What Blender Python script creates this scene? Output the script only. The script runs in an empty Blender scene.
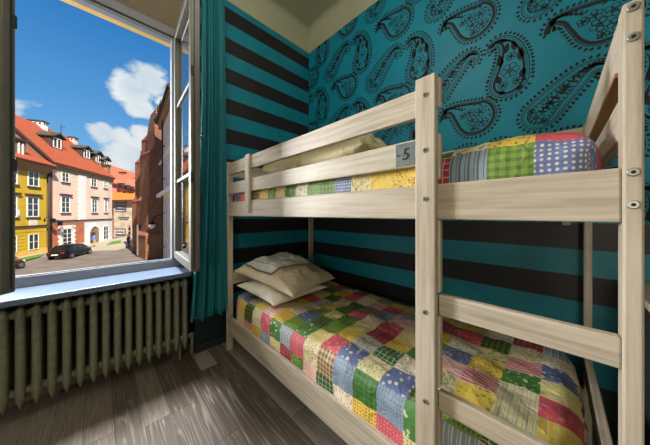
import bpy, bmesh, math, random
from mathutils import Vector, Matrix, noise
R = random.Random(7)
C = bpy.context.scene.collection
sc = bpy.context.scene
F, CX, HY, H = 228.0, 325.0, 213.8, 1.15
# World: x = towards the inside of the room from the window wall, y = along the window wall towards the paisley wall.
FW = Vector((-.7118, .7024, 0)); RT = Vector((.7024, .7117, 0))
XW, YW = -2.09, 1.789          # inner faces of the window wall and the paisley wall
ZP, ZC = 3.078, 3.33           # top of the wallpaper, ceiling
GZ = -3.55                     # street level

def W(r, f, z=0.0): return RT*r + FW*f + Vector((0, 0, z))

# ------------------------------------------------------------------ materials
def srgb(c):
    return tuple(((v/255)/12.92 if v/255 <= .04045 else ((v/255+.055)/1.055)**2.4) for v in c) + (1.0,)
class Mt:
    def __init__(s, name):
        s.m = bpy.data.materials.new(name); s.m.use_nodes = True
        s.t = s.m.node_tree; s.b = s.t.nodes['Principled BSDF']
    def n(s, typ, ins=None, **kw):
        nd = s.t.nodes.new('ShaderNode'+typ)
        for k, v in kw.items(): setattr(nd, k, v)
        for k, v in (ins or {}).items():
            i = nd.inputs[k]
            if hasattr(v, 'is_linked'): s.t.links.new(v, i)
            else: i.default_value = v
        return nd
    def math(s, op, a, b=0.0, c=0.0):
        return s.n('Math', {0: a, 1: b, 2: c}, operation=op).outputs[0]
    def mix(s, f, a, b, mode='MIX'):
        nd = s.n('Mix', data_type='RGBA', blend_type=mode)
        for i, v in ((0, f), (6, a), (7, b)):
            if hasattr(v, 'is_linked'): s.t.links.new(v, nd.inputs[i])
            else: nd.inputs[i].default_value = v
        return nd.outputs[2]
    def ramp(s, f, stops, interp='LINEAR'):
        nd = s.n('ValToRGB', {0: f}); cr = nd.color_ramp; cr.interpolation = interp
        while len(cr.elements) < len(stops): cr.elements.new(.5)
        for e, (p, c) in zip(cr.elements, stops): e.position = p; e.color = c
        return nd.outputs[0]
    def set(s, **kw):
        for k, v in kw.items():
            i = s.b.inputs[k.replace('_', ' ')]
            if hasattr(v, 'is_linked'): s.t.links.new(v, i)
            else: i.default_value = v
        return s
    def bump(s, h, strength=.3, dist=.01):
        b = s.n('Bump', {'Height': h, 'Strength': strength, 'Distance': dist})
        s.t.links.new(b.outputs[0], s.b.inputs['Normal']); return s

def plain(name, col, rough=.6, metal=0.0, var=.12, scale=8.0, bump=0.0):
    m = Mt(name)
    co = m.n('TexCoord').outputs['Object']
    nz = m.n('TexNoise', {'Vector': co, 'Scale': scale, 'Detail': 6.0}).outputs[0]
    c = srgb(col); lo = tuple(v*(1-var) for v in c[:3])+(1,); hi = tuple(min(1, v*(1+var)) for v in c[:3])+(1,)
    m.set(Base_Color=m.ramp(nz, [(.3, lo), (.7, hi)]), Roughness=rough, Metallic=metal)
    if bump: m.bump(nz, bump, .004)
    return m.m

def wood(name, axis, c0, c1, rough=.5):
    m = Mt(name)
    co = m.n('TexCoord').outputs['Object']
    s = [26.0, 26.0, 26.0]; s[axis] = 1.6
    mp = m.n('Mapping', {'Vector': co, 'Scale': s}).outputs[0]
    nz = m.n('TexNoise', {'Vector': mp, 'Scale': 1.6, 'Detail': 8.0, 'Roughness': .65, 'Distortion': .35}).outputs[0]
    s2 = [110.0, 110.0, 110.0]; s2[axis] = 3.0
    mp2 = m.n('Mapping', {'Vector': co, 'Scale': s2}).outputs[0]
    fz = m.n('TexNoise', {'Vector': mp2, 'Scale': 1.0, 'Detail': 3.0}).outputs[0]
    big = m.n('TexNoise', {'Vector': co, 'Scale': 2.3, 'Detail': 3.0}).outputs[0]
    base = m.ramp(nz, [(.3, srgb(c0)), (.52, srgb(c1)), (.75, srgb([min(255, v*1.06) for v in c1]))])
    base = m.mix(.35, base, m.ramp(fz, [(.35, srgb(c0)), (.6, srgb(c1))]))
    base = m.mix(m.math('MULTIPLY', m.ramp(big, [(.45, (0, 0, 0, 1)), (.75, (1, 1, 1, 1))]), .35), base, srgb([c0[0]*.95, c0[1]*.86, c0[2]*.72]))
    m.set(Base_Color=base, Roughness=rough).bump(fz, .35, .002)
    return m.m

WC0, WC1 = (144, 130, 110), (192, 179, 159)
M = {}
M['wood'] = [wood('whitewashed_pine_x', 0, WC0, WC1), wood('whitewashed_pine_y', 1, WC0, WC1), wood('whitewashed_pine_z', 2, WC0, WC1)]
M['raw'] = wood('raw_pine_edge', 1, (120, 82, 44), (160, 118, 70))
M['steel'] = plain('bolt_steel', (150, 148, 140), .42, .8)
M['brass'] = plain('dark_bolt', (60, 55, 48), .4, .8)
M['black'] = plain('black_recess', (18, 17, 16), .8)
M['plate'] = plain('grey_plate', (125, 130, 128), .38, .6, .2, 30)
M['cream'] = plain('cream_plaster', (160, 160, 132), .8, 0, .05, 3)
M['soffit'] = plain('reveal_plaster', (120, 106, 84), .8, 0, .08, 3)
M['ochre'] = plain('ochre_render', (190, 150, 70), .85, 0, .1, 5)
M['frame'] = plain('white_window_paint', (118, 121, 128), .38, 0, .05, 20)
M['frameold'] = plain('grey_window_paint', (88, 86, 74), .45, 0, .1, 14)
M['gasket'] = plain('dark_gasket', (30, 32, 30), .6)
M['sill'] = plain('sill_paint', (90, 103, 122), .3, 0, .05, 10)
M['sillside'] = M['sill']
M['radiator'] = plain('radiator_paint', (118, 118, 96), .42, 0, .16, 30, .2)
M['curtain'] = plain('teal_curtain_cloth', (18, 112, 120), .7, 0, .12, 60)
M['skirting'] = plain('dark_skirting', (34, 36, 36), .5)
M['purple'] = plain('purple_cloth', (60, 26, 84), .9, 0, .2, 30)
M['bluebag'] = plain('blue_grey_cloth', (90, 100, 120), .9, 0, .3, 30)
M['dark'] = plain('dark_board', (30, 27, 26), .6)

def stripes_mat():
    m = Mt('striped_wallpaper')
    geo = m.n('NewGeometry').outputs['Position']
    z = m.n('SeparateXYZ', {0: geo}).outputs[2]
    k = m.math('FLOOR', m.math('DIVIDE', m.math('SUBTRACT', z, .963), .137))
    odd = m.math('ABSOLUTE', m.math('MODULO', k, 2.0))
    nz = m.n('TexNoise', {'Vector': geo, 'Scale': 9.0, 'Detail': 5.0}).outputs[0]
    teal = m.mix(nz, srgb((0, 100, 122)), srgb((6, 134, 150)))
    blk = m.mix(nz, srgb((20, 16, 20)), srgb((34, 27, 31)))
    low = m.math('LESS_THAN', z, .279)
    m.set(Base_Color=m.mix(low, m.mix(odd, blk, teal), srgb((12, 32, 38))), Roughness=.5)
    return m.m
M['stripes'] = stripes_mat()
def teal_mat():
    m = Mt('teal_wallpaper')
    geo = m.n('NewGeometry').outputs['Position']
    nz = m.n('TexNoise', {'Vector': geo, 'Scale': 5.0, 'Detail': 6.0}).outputs[0]
    fine = m.n('TexNoise', {'Vector': geo, 'Scale': 160.0, 'Detail': 2.0}).outputs[0]
    m.set(Base_Color=m.mix(nz, srgb((0, 110, 136)), srgb((0, 138, 160))), Roughness=.5, Specular_IOR_Level=.3).bump(fine, .12, .001)
    return m.m
M['teal'] = teal_mat()
M['flock'] = plain('black_flock_print', (8, 9, 12), .7)

def floor_mat():
    m = Mt('grey_oak_laminate')
    geo = m.n('NewGeometry').outputs['Position']
    sp = m.n('SeparateXYZ', {0: geo})
    x, y = sp.outputs[0], sp.outputs[1]
    PW, PL = .118, .92
    row = m.math('FLOOR', m.math('DIVIDE', m.math('ADD', y, 5.02), PW))
    wn = m.n('TexWhiteNoise', {'W': row}, noise_dimensions='1D').outputs[0]
    xs = m.math('ADD', m.math('DIVIDE', m.math('ADD', x, 8.0), PL), m.math('MULTIPLY', wn, 3.7))
    col = m.math('FLOOR', xs)
    idv = m.n('CombineXYZ', {0: row, 1: col}).outputs[0]
    rnd = m.n('TexWhiteNoise', {'Vector': idv}, noise_dimensions='2D').outputs[0]
    fy = m.math('FRACT', m.math('DIVIDE', m.math('ADD', y, 5.02), PW)); fx = m.math('FRACT', xs)
    seam = m.math('MAXIMUM', m.math('LESS_THAN', fy, .022), m.math('LESS_THAN', fx, .0035))
    off = m.n('CombineXYZ', {0: m.math('MULTIPLY', rnd, 37.0), 1: m.math('MULTIPLY', row, 3.1)}).outputs[0]
    v = m.n('VectorMath', {0: m.n('Mapping', {'Vector': geo, 'Scale': (.55, 12.0, 1.0)}).outputs[0], 1: off}, operation='ADD').outputs[0]
    nz = m.n('TexNoise', {'Vector': v, 'Scale': 1.3, 'Detail': 1.0, 'Distortion': .2}).outputs[0]
    rings = m.math('FRACT', m.math('MULTIPLY', nz, 9.0))
    rings = m.math('ABSOLUTE', m.math('SUBTRACT', rings, .5))
    v2 = m.n('VectorMath', {0: m.n('Mapping', {'Vector': geo, 'Scale': (5.0, 190.0, 1.0)}).outputs[0], 1: off}, operation='ADD').outputs[0]
    fine = m.n('TexNoise', {'Vector': v2, 'Scale': 1.0, 'Detail': 3.0}).outputs[0]
    base = m.ramp(rnd, [(0, srgb((74, 63, 54))), (.35, srgb((98, 86, 76))), (.7, srgb((124, 112, 101))), (1, srgb((156, 146, 134)))])
    lite = m.mix(.5, base, srgb((168, 158, 144)))
    g = m.ramp(rings, [(.02, (1, 1, 1, 1)), (.16, (.15, .15, .15, 1)), (.5, (0, 0, 0, 1))])
    g2 = m.math('MULTIPLY', m.n('RGBToBW', {0: g}).outputs[0], m.math('MULTIPLY', fine, 1.3))
    c = m.mix(g2, base, lite)
    c = m.mix(m.math('MULTIPLY', m.ramp(fine, [(.35, (1, 1, 1, 1)), (.55, (0, 0, 0, 1))]), .4), c, srgb((40, 34, 30)))
    c = m.mix(m.math('MULTIPLY', seam, .8), c, srgb((22, 19, 17)))
    m.set(Base_Color=c, Roughness=m.math('ADD', m.math('MULTIPLY', fine, .16), .24)).bump(m.math('SUBTRACT', fine, m.math('MULTIPLY', seam, 3.0)), .25, .002)
    return m.m
M['floor'] = floor_mat()

def glass_mat():
    m = Mt('window_glass')
    m.set(Base_Color=(1, 1, 1, 1), Roughness=0.0, Transmission_Weight=1.0, IOR=1.5)
    return m.m
M['glass'] = glass_mat()
def quilt_mat():
    m = Mt('patchwork_print')
    c1 = m.n('Attribute', attribute_name='patch_a').outputs['Color']
    c2 = m.n('Attribute', attribute_name='patch_b').outputs['Color']
    ty = m.n('Attribute', attribute_name='patch_t').outputs['Fac']
    uv = m.n('UVMap', uv_map='UVMap').outputs[0]
    sp = m.n('SeparateXYZ', {0: uv}); x, y = sp.outputs[0], sp.outputs[1]
    def band(c, per, wd): return m.math('LESS_THAN', m.math('FRACT', m.math('DIVIDE', c, per)), wd)
    st = band(x, .0155, .45)
    st2 = m.math('MAXIMUM', band(y, .024, .2), m.math('MULTIPLY', band(m.math('ADD', y, .008), .024, .1), 1.0))
    pl = m.math('MULTIPLY', m.math('ADD', band(x, .023, .45), band(y, .023, .45)), .5)
    grid = m.math('MAXIMUM', band(x, .024, .1), band(y, .024, .1))
    def vor(scale, lim, rnd=.25):
        d = m.n('TexVoronoi', {'Vector': uv, 'Scale': scale, 'Randomness': rnd}).outputs['Distance']
        return m.math('LESS_THAN', d, lim)
    dots = vor(72.0, .27, .1); flo = vor(42.0, .34, .8); sm = vor(85.0, .36, .9)
    masks = [(1, st), (2, st2), (3, pl), (4, grid), (5, dots), (6, flo), (7, sm)]
    tot = 0.0
    for k, mk in masks:
        sel = m.math('COMPARE', ty, k/10, .03)
        t = m.math('MULTIPLY', sel, mk)
        tot = t if tot == 0.0 else m.math('ADD', tot, t)
    c = m.mix(m.math('MULTIPLY', tot, .72), c1, c2)
    thr = m.n('TexNoise', {'Vector': uv, 'Scale': 420.0, 'Detail': 2.0}).outputs[0]
    soil_shade = m.n('TexNoise', {'Vector': uv, 'Scale': 9.0, 'Detail': 4.0}).outputs[0]
    c = m.mix(.32, c, m.ramp(soil_shade, [(.35, srgb((150, 140, 110))), (.65, srgb((235, 225, 195)))]), 'MULTIPLY')  # mottling that paints soil and muted yellowish shadows into the cover
    wr = m.n('TexNoise', {'Vector': uv, 'Scale': 22.0, 'Detail': 4.0, 'Distortion': 1.2}).outputs[0]
    m.set(Base_Color=c, Roughness=.62).bump(m.math('ADD', wr, m.math('MULTIPLY', thr, .15)), .9, .009)
    return m.m
M['quilt'] = quilt_mat()
def cloth_mat(name, col, rough=.7, stripes=False, sheen=0.0):
    m = Mt(name)
    co = m.n('TexCoord').outputs['Object']
    nz = m.n('TexNoise', {'Vector': co, 'Scale': 14.0, 'Detail': 5.0, 'Distortion': 1.5}).outputs[0]
    c = m.mix(nz, srgb([v*.86 for v in col]), srgb(col))
    if stripes:
        y = m.n('UVMap', uv_map='UVMap').outputs[0]
        v = m.n('SeparateXYZ', {0: y}).outputs[1]
        ln = m.math('LESS_THAN', m.math('FRACT', m.math('DIVIDE', v, .075)), .075)
        c = m.mix(m.math('MULTIPLY', ln, .8), c, srgb((70, 60, 55)))
    m.set(Base_Color=c, Roughness=rough).bump(nz, .7, .012)
    return m.m
M['beige_pillow'] = cloth_mat('beige_satin', (232, 212, 178), .42)
M['white_pillow'] = cloth_mat('cream_cotton', (238, 230, 208), .7)
M['linen'] = cloth_mat('white_striped_cotton', (242, 238, 224), .7, True)
M['upper_pillow'] = cloth_mat('khaki_cotton', (206, 192, 146), .6)

def uvbrick(name, c1, c2, mort, w=.26, h=.08, mortar=.012, rough=.9, noise_c=None):
    m = Mt(name)
    uv = m.n('UVMap', uv_map='UVMap').outputs[0]
    b = m.n('TexBrick', {'Vector': uv, 'Color1': srgb(c1), 'Color2': srgb(c2), 'Mortar': srgb(mort), 'Scale': 1.0,
                         'Mortar Size': mortar, 'Brick Width': w, 'Row Height': h})
    nz = m.n('TexNoise', {'Vector': uv, 'Scale': 1.1, 'Detail': 6.0}).outputs[0]
    c = m.mix(.5, b.outputs[0], m.ramp(nz, [(.3, (.45, .42, .4, 1)), (.7, (1.15, 1.1, 1.05, 1))]), 'MULTIPLY')
    m.set(Base_Color=c, Roughness=rough)
    return m.m
M['brick'] = uvbrick('tower_brick', (166, 108, 72), (128, 80, 52), (140, 104, 80), mortar=.008)
M['brick2'] = uvbrick('house_brick', (206, 104, 62), (176, 82, 50), (200, 150, 120), mortar=.008)
M['cap'] = plain('brick_weathering_slope', (158, 96, 76), .9)
def tile_mat(name, c1, c2):
    m = Mt(name)
    uv = m.n('UVMap', uv_map='UVMap').outputs[0]
    sp = m.n('SeparateXYZ', {0: uv})
    row = m.math('FRACT', m.math('DIVIDE', sp.outputs[1], .34)); colf = m.math('FRACT', m.math('DIVIDE', sp.outputs[0], .24))
    nz = m.n('TexNoise', {'Vector': uv, 'Scale': 2.0, 'Detail': 8.0, 'Roughness': .7}).outputs[0]
    c = m.mix(nz, srgb(c1), srgb(c2))
    g = m.math('MAXIMUM', m.math('LESS_THAN', row, .16), m.math('MULTIPLY', m.math('LESS_THAN', colf, .14), .6))
    c = m.mix(m.math('MULTIPLY', g, .45), c, srgb([v*.55 for v in c1]))
    m.set(Base_Color=c, Roughness=.85).bump(row, .5, .05)
    return m.m
M['tile'] = tile_mat('orange_roof_tile', (156, 68, 36), (200, 100, 58))
M['tilepale'] = tile_mat('salmon_roof_tile', (186, 92, 64), (208, 116, 82))
M['oldroof'] = plain('grey_mossy_roof', (84, 76, 66), .9, 0, .4, 3)
M['pink'] = plain('pink_render', (240, 204, 178), .9, 0, .06, .6)
M['yellow'] = plain('yellow_render', (208, 172, 44), .9, 0, .12, .7)
M['yellowbase'] = plain('sandstone_plinth', (214, 170, 100), .9, 0, .15, 1.5)
M['white'] = plain('white_render', (222, 215, 202), .9, 0, .07, 1)
M['wingwall'] = plain('beige_render', (214, 200, 176), .9, 0, .06, 1)
M['whitetrim'] = plain('white_trim', (235, 230, 220), .8, 0, .04, 3)
M['brown'] = plain('dark_brown_trim', (72, 52, 40), .8, 0, .2, 2)
M['cornice'] = plain('cornice_render', (146, 116, 84), .9, 0, .12, 1)
M['gable'] = plain('gable_render', (122, 100, 86), .9, 0, .1, .6)
M['pane'] = plain('house_window_pane', (46, 54, 56), .12, 0, .2, 1)
M['asphalt'] = plain('grey_cobbled_street', (126, 114, 103), .85, 0, .25, .9)
M['pave'] = plain('pale_pavement', (180, 168, 144), .9, 0, .1, 1.2)
M['grass'] = plain('grass_green', (88, 130, 30), .95, 0, .3, 6)
M['carpaint'] = plain('black_car_paint', (7, 7, 9), .35, 0, .1, 2)
M['maroon'] = plain('maroon_car_paint', (110, 8, 26), .2, .2, .1, 2)
M['carglass'] = plain('car_glass', (14, 19, 22), .2, 0, .1, 2)
M['tyre'] = plain('tyre_rubber', (18, 18, 18), .8)
M['rim'] = plain('alloy_rim', (160, 160, 160), .35, .9)
M['lamp_red'] = plain('tail_lamp_red', (150, 20, 14), .3)
M['numberplate'] = plain('number_plate_white', (220, 215, 200), .5)
M['iron'] = plain('black_iron', (24, 22, 22), .5, .5)
M['frost'] = plain('frosted_lamp_glass', (220, 215, 200), .3)
M['skin'] = plain('skin', (198, 150, 120), .6)
M['shirt'] = plain('blue_shirt', (90, 120, 190), .8)
M['beigetr'] = plain('beige_trousers', (180, 150, 110), .8)
M['darkcl'] = plain('dark_clothes', (30, 34, 48), .8)
M['hair'] = plain('dark_hair', (40, 28, 20), .8)
M['boards'] = plain('weathered_hoarding', (196, 176, 150), .9, 0, .25, 1.0)
M['paintblue'] = plain('blue_grey_mural_paint', (58, 78, 104), .8)
M['paintwhite'] = plain('white_mural_paint', (212, 214, 210), .8)
M['paintred'] = plain('red_post_paint', (190, 40, 30), .7)
M['orangetile'] = tile_mat('awning_tile', (196, 104, 40), (232, 150, 70))
M['salmon'] = plain('salmon_render', (232, 140, 112), .9, 0, .08, 1)
M['foliage'] = plain('weeds', (60, 70, 40), .95, 0, .4, 5)

# ------------------------------------------------------------------ geometry helpers
def auto_uv(bm):
    uv = bm.loops.layers.uv.get('UVMap') or bm.loops.layers.uv.new('UVMap')
    bm.normal_update()
    for f in bm.faces:
        n = f.normal
        if abs(n.z) > .9: t, b = Vector((1, 0, 0)), Vector((0, 1, 0))
        else:
            t = Vector((-n.y, n.x, 0)).normalized(); b = n.cross(t)
            if b.z < 0: b = -b
        for l in f.loops: l[uv].uv = (l.vert.co.dot(t), l.vert.co.dot(b))
def quad(bm, pts, mi=0):
    f = bm.faces.new([bm.verts.new(p) for p in pts]); f.material_index = mi; return f
def box(bm, a, b, mi=0, bev=0.0, mat=None):
    """axis box from corner a to corner b, optionally bevelled and transformed"""
    t = bmesh.new()
    bmesh.ops.create_cube(t, size=1.0)
    a, b = Vector(a), Vector(b); c = (a+b)/2; s = b-a
    for v in t.verts: v.co = Vector((v.co.x*abs(s.x), v.co.y*abs(s.y), v.co.z*abs(s.z))) + c
    if bev: bmesh.ops.bevel(t, geom=t.edges[:], offset=bev, segments=2, affect='EDGES', profile=.5)
    if mat: bmesh.ops.transform(t, matrix=mat, verts=t.verts[:])
    merge(bm, t, mi)
def merge(bm, t, mi=0):
    mp = {v: bm.verts.new(v.co) for v in t.verts}
    for f in t.faces:
        try:
            g = bm.faces.new([mp[v] for v in f.verts]); g.material_index = mi if mi is not None else f.material_index; g.smooth = f.smooth
        except ValueError: pass
    t.free()
def tube(bm, pts, r, seg=10, mi=0, caps=True, smooth=True):
    pts = [Vector(p) for p in pts]
    rs = r if isinstance(r, (list, tuple)) else [r]*len(pts)
    rings = []
    up0 = None
    for i, p in enumerate(pts):
        d = (pts[min(i+1, len(pts)-1)]-pts[max(i-1, 0)]).normalized()
        ref = Vector((0, 0, 1)) if abs(d.z) < .9 else Vector((1, 0, 0))
        if up0 is not None: ref = up0
        s = d.cross(ref).normalized(); u = s.cross(d); up0 = u
        rings.append([bm.verts.new(p + (s*math.cos(2*math.pi*k/seg)+u*math.sin(2*math.pi*k/seg))*rs[i]) for k in range(seg)])
    for a, b in zip(rings, rings[1:]):
        for k in range(seg):
            f = bm.faces.new((a[k], a[(k+1) % seg], b[(k+1) % seg], b[k])); f.material_index = mi; f.smooth = smooth
    if caps:
        for rg in (rings[0][::-1], rings[-1]):
            f = bm.faces.new(rg); f.material_index = mi
def obj(name, bm, mats, parent=None, smooth=None, origin=None):
    auto = not bm.loops.layers.uv.keys()
    bmesh.ops.recalc_face_normals(bm, faces=bm.faces[:])
    if auto: auto_uv(bm)
    me = bpy.data.meshes.new(name)
    if origin is not None and parent is None:
        for v in bm.verts: v.co -= Vector(origin)
    bm.to_mesh(me); bm.free()
    for m in (mats if isinstance(mats, (list, tuple)) else [mats]): me.materials.append(m)
    if smooth is not None:
        for p in me.polygons: p.use_smooth = smooth
    o = bpy.data.objects.new(name, me); C.objects.link(o)
    if origin is not None and parent is None: o.location = origin
    if parent is not None:
        o.parent = parent
        w = wpos(parent)
        o.matrix_parent_inverse = w.inverted()
    return o
def wpos(o):
    m = o.matrix_basis.copy()
    if o.parent is not None: m = wpos(o.parent) @ o.matrix_parent_inverse @ m
    return m
def tag(o, label, cat, group=None, kind=None):
    o['label'] = label; o['category'] = cat
    if group: o['group'] = group
    if kind: o['kind'] = kind
    return o
def thing(name, label, cat, loc=(0, 0, 0), group=None, kind=None):
    o = bpy.data.objects.new(name, None); C.objects.link(o); o.location = loc; o.empty_display_size = .1
    return tag(o, label, cat, group, kind)
def struct(o): o['kind'] = 'structure'; return o

# ------------------------------------------------------------------ room shell
XR, YB = 2.7, -2.3
NY0, NY1 = -.92, .557                 # niche of the window and radiator
XN, XO = -2.29, -2.45                 # niche back, outer face
bm = bmesh.new(); box(bm, (XO, YB-.2, -.12), (XR+.2, YW+.2, 0)); struct(obj('floor', bm, M['floor']))
bm = bmesh.new()
box(bm, (XO, YB-.2, ZC), (XR+.2, YW+.2, ZC+.15))
struct(obj('ceiling', bm, M['cream']))
# window wall
bm = bmesh.new()
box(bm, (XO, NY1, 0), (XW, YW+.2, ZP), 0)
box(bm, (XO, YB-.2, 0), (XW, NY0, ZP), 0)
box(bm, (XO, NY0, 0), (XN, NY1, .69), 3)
box(bm, (XO, NY1, ZP), (XW+.004, YW+.2, ZC), 1); box(bm, (XO, YB-.2, ZP), (XW+.004, NY0, ZC), 1)
box(bm, (XO, NY0, 2.652), (-2.25, NY1, ZC), 2)
# splayed soffit over the window
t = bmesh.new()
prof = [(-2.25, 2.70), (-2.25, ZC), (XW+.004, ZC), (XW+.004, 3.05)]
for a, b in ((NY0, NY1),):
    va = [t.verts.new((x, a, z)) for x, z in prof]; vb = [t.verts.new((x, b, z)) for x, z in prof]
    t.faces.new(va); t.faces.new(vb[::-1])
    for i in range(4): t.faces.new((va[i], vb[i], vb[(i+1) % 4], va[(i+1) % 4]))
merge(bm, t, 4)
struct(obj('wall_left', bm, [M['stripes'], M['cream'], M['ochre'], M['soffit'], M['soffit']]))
# coving along both visible walls
def cove(name, pts):
    bm = bmesh.new()
    R0 = .07
    prof = [(0, 0)]
    for k in range(7):
        a = k/6*math.pi/2; prof.append((R0*(1-math.cos(a))*1.0, -R0*(1-math.sin(a))))
    (p, d, n, L) = pts
    p, d, n = Vector(p), Vector(d), Vector(n)
    va = [bm.verts.new(p + n*q[0] + Vector((0, 0, q[1]))) for q in prof]; vb = [bm.verts.new(p + d*L + n*q[0] + Vector((0, 0, q[1]))) for q in prof]
    for i in range(len(prof)):
        j = (i+1) % len(prof); bm.faces.new((va[i], vb[i], vb[j], va[j]))
    bm.faces.new(va); bm.faces.new(vb[::-1])
    struct(obj(name, bm, M['cream']))
cove('trim_1', ((XW+.004, YB, ZC), (0, 1, 0), (1, 0, 0), YW-YB))
cove('trim_2', ((XW, YW-.004, ZC), (1, 0, 0), (0, -1, 0), XR-XW))

# paisley wall: upper teal wallpaper with a flocked print, striped below 1.10 m
def catmull(pts, n):
    out = []
    P = [pts[0]] + pts + [pts[-1]]
    for i in range(1, len(P)-2):
        p0, p1, p2, p3 = P[i-1], P[i], P[i+1], P[i+2]
        for k in range(n):
            t = k/n
            out.append(tuple(.5*((2*b)+(-a+c)*t+(2*a-5*b+4*c-d)*t*t+(-a+3*b-3*c+d)*t**3) for a, b, c, d in zip(p0, p1, p2, p3)))
    out.append(tuple(pts[-1]))
    return out
def outline(spine, inset=0.0, step=None):
    """closed outline (list of 2D points) around a spine of (x, z, r)"""
    s = catmull(spine, 7)
    L, Rr = [], []
    for i, (x, z, r) in enumerate(s):
        a = s[max(i-1, 0)]; b = s[min(i+1, len(s)-1)]
        dx, dz = b[0]-a[0], b[1]-a[1]; q = math.hypot(dx, dz) or 1; dx /= q; dz /= q
        rr = r-inset
        if rr <= .0015: continue
        L.append((x-dz*rr, z+dx*rr)); Rr.append((x+dz*rr, z-dx*rr))
    x, z, r = s[-1]; rr = r-inset
    a = s[-2]; ang = math.atan2(z-a[1], x-a[0])
    cap = [(x+rr*math.cos(ang+math.pi/2-math.pi*k/14), z+rr*math.sin(ang+math.pi/2-math.pi*k/14)) for k in range(1, 14)]
    return L + cap + Rr[::-1]
def resample(poly, step):
    out = []; acc = 0; n = len(poly)
    for i in range(n):
        a, b = poly[i], poly[(i+1) % n]
        d = math.hypot(b[0]-a[0], b[1]-a[1])
        while acc <= d and d > 0:
            t = acc/d; out.append(((a[0]+(b[0]-a[0])*t, a[1]+(b[1]-a[1])*t), ((b[0]-a[0])/d, (b[1]-a[1])/d))); acc += step
        acc -= d
    return out
FL = YW - .0009
def ribbon(bm, poly, w, closed=True, ox=0, oz=0, wf=None):
    n = len(poly); vs = []
    for i in range(n):
        a = poly[(i-1) % n] if (closed or i > 0) else poly[i]; b = poly[(i+1) % n] if (closed or i < n-1) else poly[i]
        dx, dz = b[0]-a[0], b[1]-a[1]; q = math.hypot(dx, dz) or 1
        ww = w*(wf(i/n) if wf else 1)/2
        nx, nz = -dz/q*ww, dx/q*ww
        p = poly[i]
        vs.append((bm.verts.new((ox+p[0]+nx, FL, oz+p[1]+nz)), bm.verts.new((ox+p[0]-nx, FL, oz+p[1]-nz))))
    for i in range(n if closed else n-1):
        a, b = vs[i], vs[(i+1) % n]
        bm.faces.new((a[0], b[0], b[1], a[1]))
def leaf(bm, p, ang, L, w, ox, oz):
    c, s = math.cos(ang), math.sin(ang); pts = []
    for (a, b) in ((0, 0), (.35, .5), (.7, .38), (1, 0), (.7, -.38), (.35, -.5)):
        x, y = a*L, b*w; pts.append(bm.verts.new((ox+p[0]+x*c-y*s, FL, oz+p[1]+x*s+y*c)))
    bm.faces.new(pts)
def flower(bm, p, r, ox, oz, rot=0.0, n=5):
    for k in range(n):
        a = rot+2*math.pi*k/n; q = (p[0]+math.cos(a)*r*.62, p[1]+math.sin(a)*r*.62)
        ribbon(bm, [(q[0]+math.cos(t*math.pi/4)*r*.36, q[1]+math.sin(t*math.pi/4)*r*.36) for t in range(8)], .0040, True, ox, oz)
    ribbon(bm, [(p[0]+math.cos(t*math.pi/3)*r*.16, p[1]+math.sin(t*math.pi/3)*r*.16) for t in range(6)], .006, True, ox, oz)
SP = {
 'A': [(0, -.012, .010), (.006, .012, .012), (.035, .036, .022), (.085, .026, .042), (.14, -.012, .078), (.185, -.047, .107), (.207, -.06, .118)],
 'B': [(-.098, .125, .008), (-.092, .15, .016), (-.06, .168, .026), (-.022, .150, .038), (.006, .09, .058), (.012, .0, .080), (0, -.08, .094), (-.004, -.098, .095)],
 'C': [(.160, .040, .008), (.166, .082, .016), (.142, .112, .027), (.10, .108, .038), (.045, .062, .055), (-.02, -.003, .068), (-.072, -.062, .078), (-.082, -.074, .078)],
}
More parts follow.
